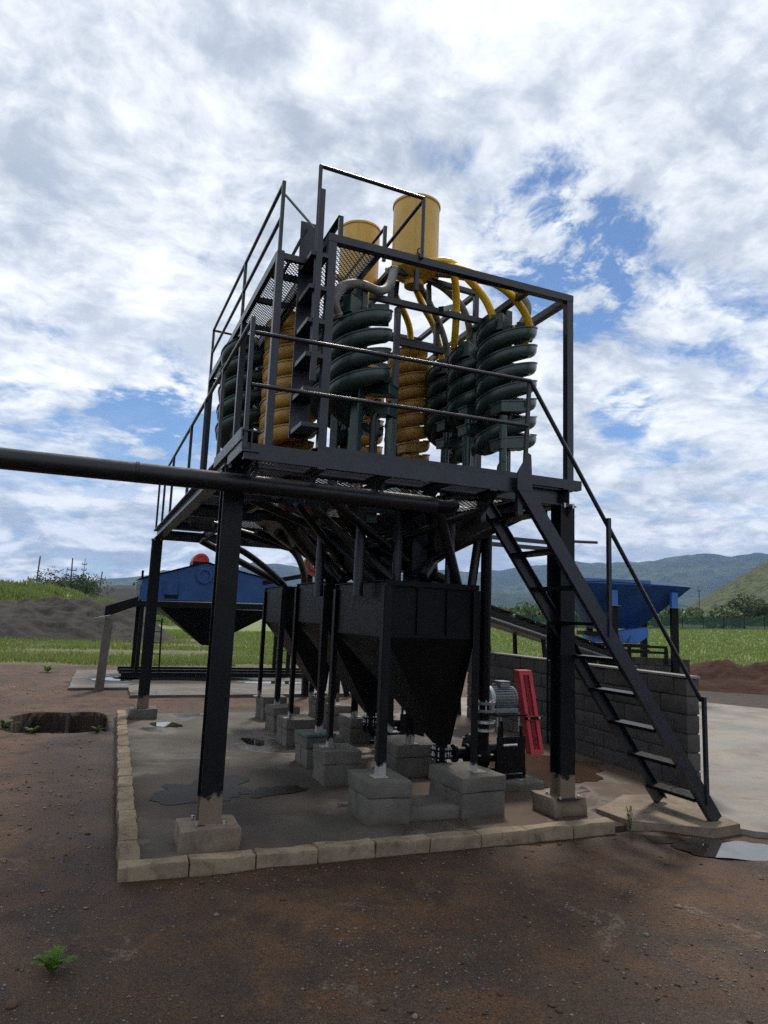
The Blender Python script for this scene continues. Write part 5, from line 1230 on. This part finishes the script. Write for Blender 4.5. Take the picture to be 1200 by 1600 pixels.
gm = lambda x, y: np.where(zones(x, y)[..., 0] > .25, zones(x, y)[..., 0], 0)
V1, F1 = blades(150000, -34, 24, 20, 62, 1, .15, lambda x, y: gm(x, y)*(1-(f_sand(x, y) > heights(x, y)))); V2, F2 = blades(170000, 24, 92, 19, 110, 2, .13, gm)
V3, F3 = blades(90000, -16, 8, 50, 100, 3, .42, lambda x, y: np.clip((heights(x, y)-.25)*3, 0, 1), rw=.016)
g1 = np_mesh('grass', np.concatenate([V1, V2, V3]), np.concatenate([F1, F2+len(V1), F3+len(V1)+len(V2)]), grass_b); g1['kind'] = 'stuff'
# weeds on the pit rim and bare ground
def weed(x, y, z, r, h, n, lab, seed, m_=None, fern=False):
    R_ = thing('weed', lab, 'plant', (x, y, z), seed*.7, 'weeds on the bare ground'); q = np.random.default_rng(seed)
    stm = MB(); Vs, Fs, o = [], [], 0
    for k in range(n):
        a = 2*math.pi*k/n+q.uniform(-.3, .3); e = q.uniform(.35, 1.1); L_ = r*q.uniform(.75, 1.2)
        tip = Vector((math.cos(a)*L_*math.cos(e), math.sin(a)*L_*math.cos(e), h*math.sin(e)+.01)); mid = tip*.5+Vector((0, 0, h*.22))
        pts = crom([Vector((0, 0, 0)), mid, tip], 5); stm.tube(pts, [.0028*(1-.7*i/len(pts)) for i in range(len(pts))], 5)
        for i in range(2, len(pts)):
            d = (pts[i]-pts[i-1]).normalized(); sd = d.cross(Vector((0, 0, 1))).normalized(); lf = r*.30*(1-.45*i/len(pts))*q.uniform(.8, 1.2)
            for s_ in (-1, 1):
                for sub in (0, .5):
                    p = pts[i]-(pts[i]-pts[i-1])*sub; t_ = p+(sd*s_*.85+d*.55+Vector((0, 0, q.uniform(-.1, .25))))*lf; w = d*lf*.22
                    Vs += [tuple(p), tuple((p+t_)/2+w), tuple(t_), tuple((p+t_)/2-w)]; Fs.append((o, o+1, o+2, o+3)); o += 4
    stm.build('stem', m_ or leaf_br, R_); np_mesh('leaves', np.array(Vs), np.array(Fs), m_ or leaf_br, R_)
weed(-.835, -1.46, -.005, .095, .105, 12, 'small bright green feathery weed on the foreground gravel', 3)
weed(-1.66, 5.50, -.02, .18, .14, 9, 'leafy weed at the near left corner of the pit', 5, leaf_md)
weed(-1.32, 5.13, -.02, .14, .10, 7, 'low weed on the near rim of the pit', 6, leaf_md)
weed(-.55, 5.10, -.02, .12, .09, 7, 'small weed near the pit corner by the kerb', 8, leaf_md)
weed(-.95, 6.7, -.55, .30, .3, 8, 'weed hanging on the far wall inside the pit', 9, leaf_md)
weed(-1.55, 14.2, .0, .22, .18, 9, 'lone weed on the bare earth before the grass', 10, leaf_br)
weed(-1.72, .55, .0, .10, .10, 7, 'tiny weed at the left edge of the ground', 11, leaf_br)
weed(3.28, -.50, .0, .07, .22, 4, 'thin grass stalk beside the kerb end near the stair', 12, leaf_md)

# ================================================================== STONES
ms_a = m_concrete('pebble_grey', (.15, .138, .122), .85, .35, bump=.3, scale=20); ms_b = m_concrete('pebble_tan', (.22, .155, .10), .85, .3, bump=.3, scale=20); ms_c = m_concrete('pebble_brown', (.075, .044, .027), .9, .3, bump=.3, scale=20)
def pebbles(name, n, box, smin, smax, m_, seed, cond=None):
    R_ = np.random.default_rng(seed); x = R_.uniform(box[0], box[1], n); y = R_.uniform(box[2], box[3], n)
    k = (x > SLAB[0]-.15) & (x < 4.4) & (y > SLAB[2]-.14) & (y < SLAB[3]) ; k |= ((x > 3.3) & (y > -1.3)); k |= (pit_mask(x, y) > .05)
    k = ~k
    if cond is not None: k &= R_.uniform(0, 1, n) < cond(x, y)
    x, y = x[k], y[k]; n = len(x); s_ = smin*(smax/smin)**(R_.uniform(0, 1, n)**2.6)
    base = np.array([(1,0,0),(-1,0,0),(0,1,0),(0,-1,0),(0,0,1),(0,0,-1),(.62,.62,.5),(-.62,.62,.5),(-.62,-.62,.5),(.62,-.62,.5)], float)
    fc = np.array([(4,6,7),(4,7,8),(4,8,9),(4,9,6),(6,0,2),(6,2,7),(7,2,1),(7,1,8),(8,1,3),(8,3,9),(9,3,0),(9,0,6),(0,5,2),(2,5,1),(1,5,3),(3,5,0)])
    V_ = base[None]*R_.uniform(.65, 1.2, (n, 10, 1))*s_[:, None, None]*np.stack([R_.uniform(.7, 1.4, n), R_.uniform(.7, 1.2, n), R_.uniform(.4, .8, n)], 1)[:, None, :]
    a = R_.uniform(0, 6.28, n); c, si = np.cos(a)[:, None], np.sin(a)[:, None]
    X_ = V_[:, :, 0]*c-V_[:, :, 1]*si; Y_3 = V_[:, :, 0]*si+V_[:, :, 1]*c; z = heights(x, y)
    V_ = np.stack([X_+x[:, None], Y_3+y[:, None], V_[:, :, 2]+(z+s_*.12)[:, None]], -1)
    o = np_mesh(name, V_.reshape(-1, 3), (fc[None]+10*np.arange(n)[:, None, None]).reshape(-1, 3), m_, smooth=True); o['kind'] = 'stuff'; return o
gvm = lambda x, y: (.06+.94*zones(x, y)[..., 1])*sstep(.34, .60, fbm(x*1.4+9, y*1.4, 5, 87))
pebbles('gravel', 34000, (-2.6, 4.6, -3.4, .2), .0016, .0105, ms_a, 1, gvm); pebbles('gravel', 9000, (-2.8, 4.6, -3.4, 2.5), .0018, .010, ms_b, 2, lambda x, y: sstep(.42, .62, fbm(x*1.1, y*1.1, 4, 88))); pebbles('gravel', 9000, (-3.2, 4.8, -3.4, 4), .002, .020, ms_c, 3, lambda x, y: sstep(.40, .62, fbm(x*.9+4, y*.9, 4, 86)))
pebbles('gravel', 2500, (-4.5, -.5, -1, 12), .005, .022, ms_b, 4); pebbles('gravel', 1500, (12, 20, 3, 13), .03, .10, ms_c, 5)
def stone(x, y, s_, m_, lab, seed):
    bm = bmesh.new(); bmesh.ops.create_icosphere(bm, subdivisions=3, radius=1)
    for v in bm.verts:
        d = v.co.copy(); n = .75+.5*float(fbm(d.x*1.3+seed, d.y*1.3+d.z, 3, seed)); v.co = Vector((d.x*n*s_, d.y*n*s_*.8, d.z*n*s_*.55))
    me = bpy.data.meshes.new('stone'); bm.to_mesh(me); bm.free(); me.materials.append(m_); me.polygons.foreach_set('use_smooth', [True]*len(me.polygons))
    o = link('stone', me); o.location = (x, y, gz(x, y)+s_*.2); o.rotation_euler = (0, 0, seed); tag(o, lab, 'stone', 'loose stones on the foreground earth')
STONES = [(.549, -2.284, .016, ms_b, 'orange-brown stone at the bottom edge of the ground', 1), (2.038, -1.997, .017, ms_a, 'pale grey stone right of the middle on the earth', 2),
          (-.05, -1.074, .016, ms_a, 'flat pale stone in the gravel left of the middle', 3), (-.972, -1.701, .030, ms_c, 'largest dark stone at the lower left corner', 4),
          (2.515, -1.746, .020, ms_b, 'tan stone far to the right on the earth', 5), (.34, -.98, .018, ms_c, 'dark brown stone on the earth before the kerb', 6)]
def GP(u, v):
    p = PX(u, v, 1)-CAM; k = -CAM.z/p.z; q = CAM+p*k; return q.x, q.y
for (u, v, s_, m_, lab, sd) in STONES: stone(u, v, s_, m_, lab, sd)
# ================================================================== AIR
hz = NT('haze_air'); hz.N.remove(hz.b); pv = hz.nd('ShaderNodeVolumePrincipled'); pv.inputs['Color'].default_value = (.36, .58, 1.0, 1); pv.inputs['Density'].default_value = HAZE; pv.inputs['Anisotropy'].default_value = .0
hz.L.new(pv.outputs[0], hz.out.inputs['Volume'])
if HAZE > 0:
    h_ = MB().box(-6200, 6200, -6200, 6200, -60, 640).build('haze', hz.m); h_['kind'] = 'stuff'
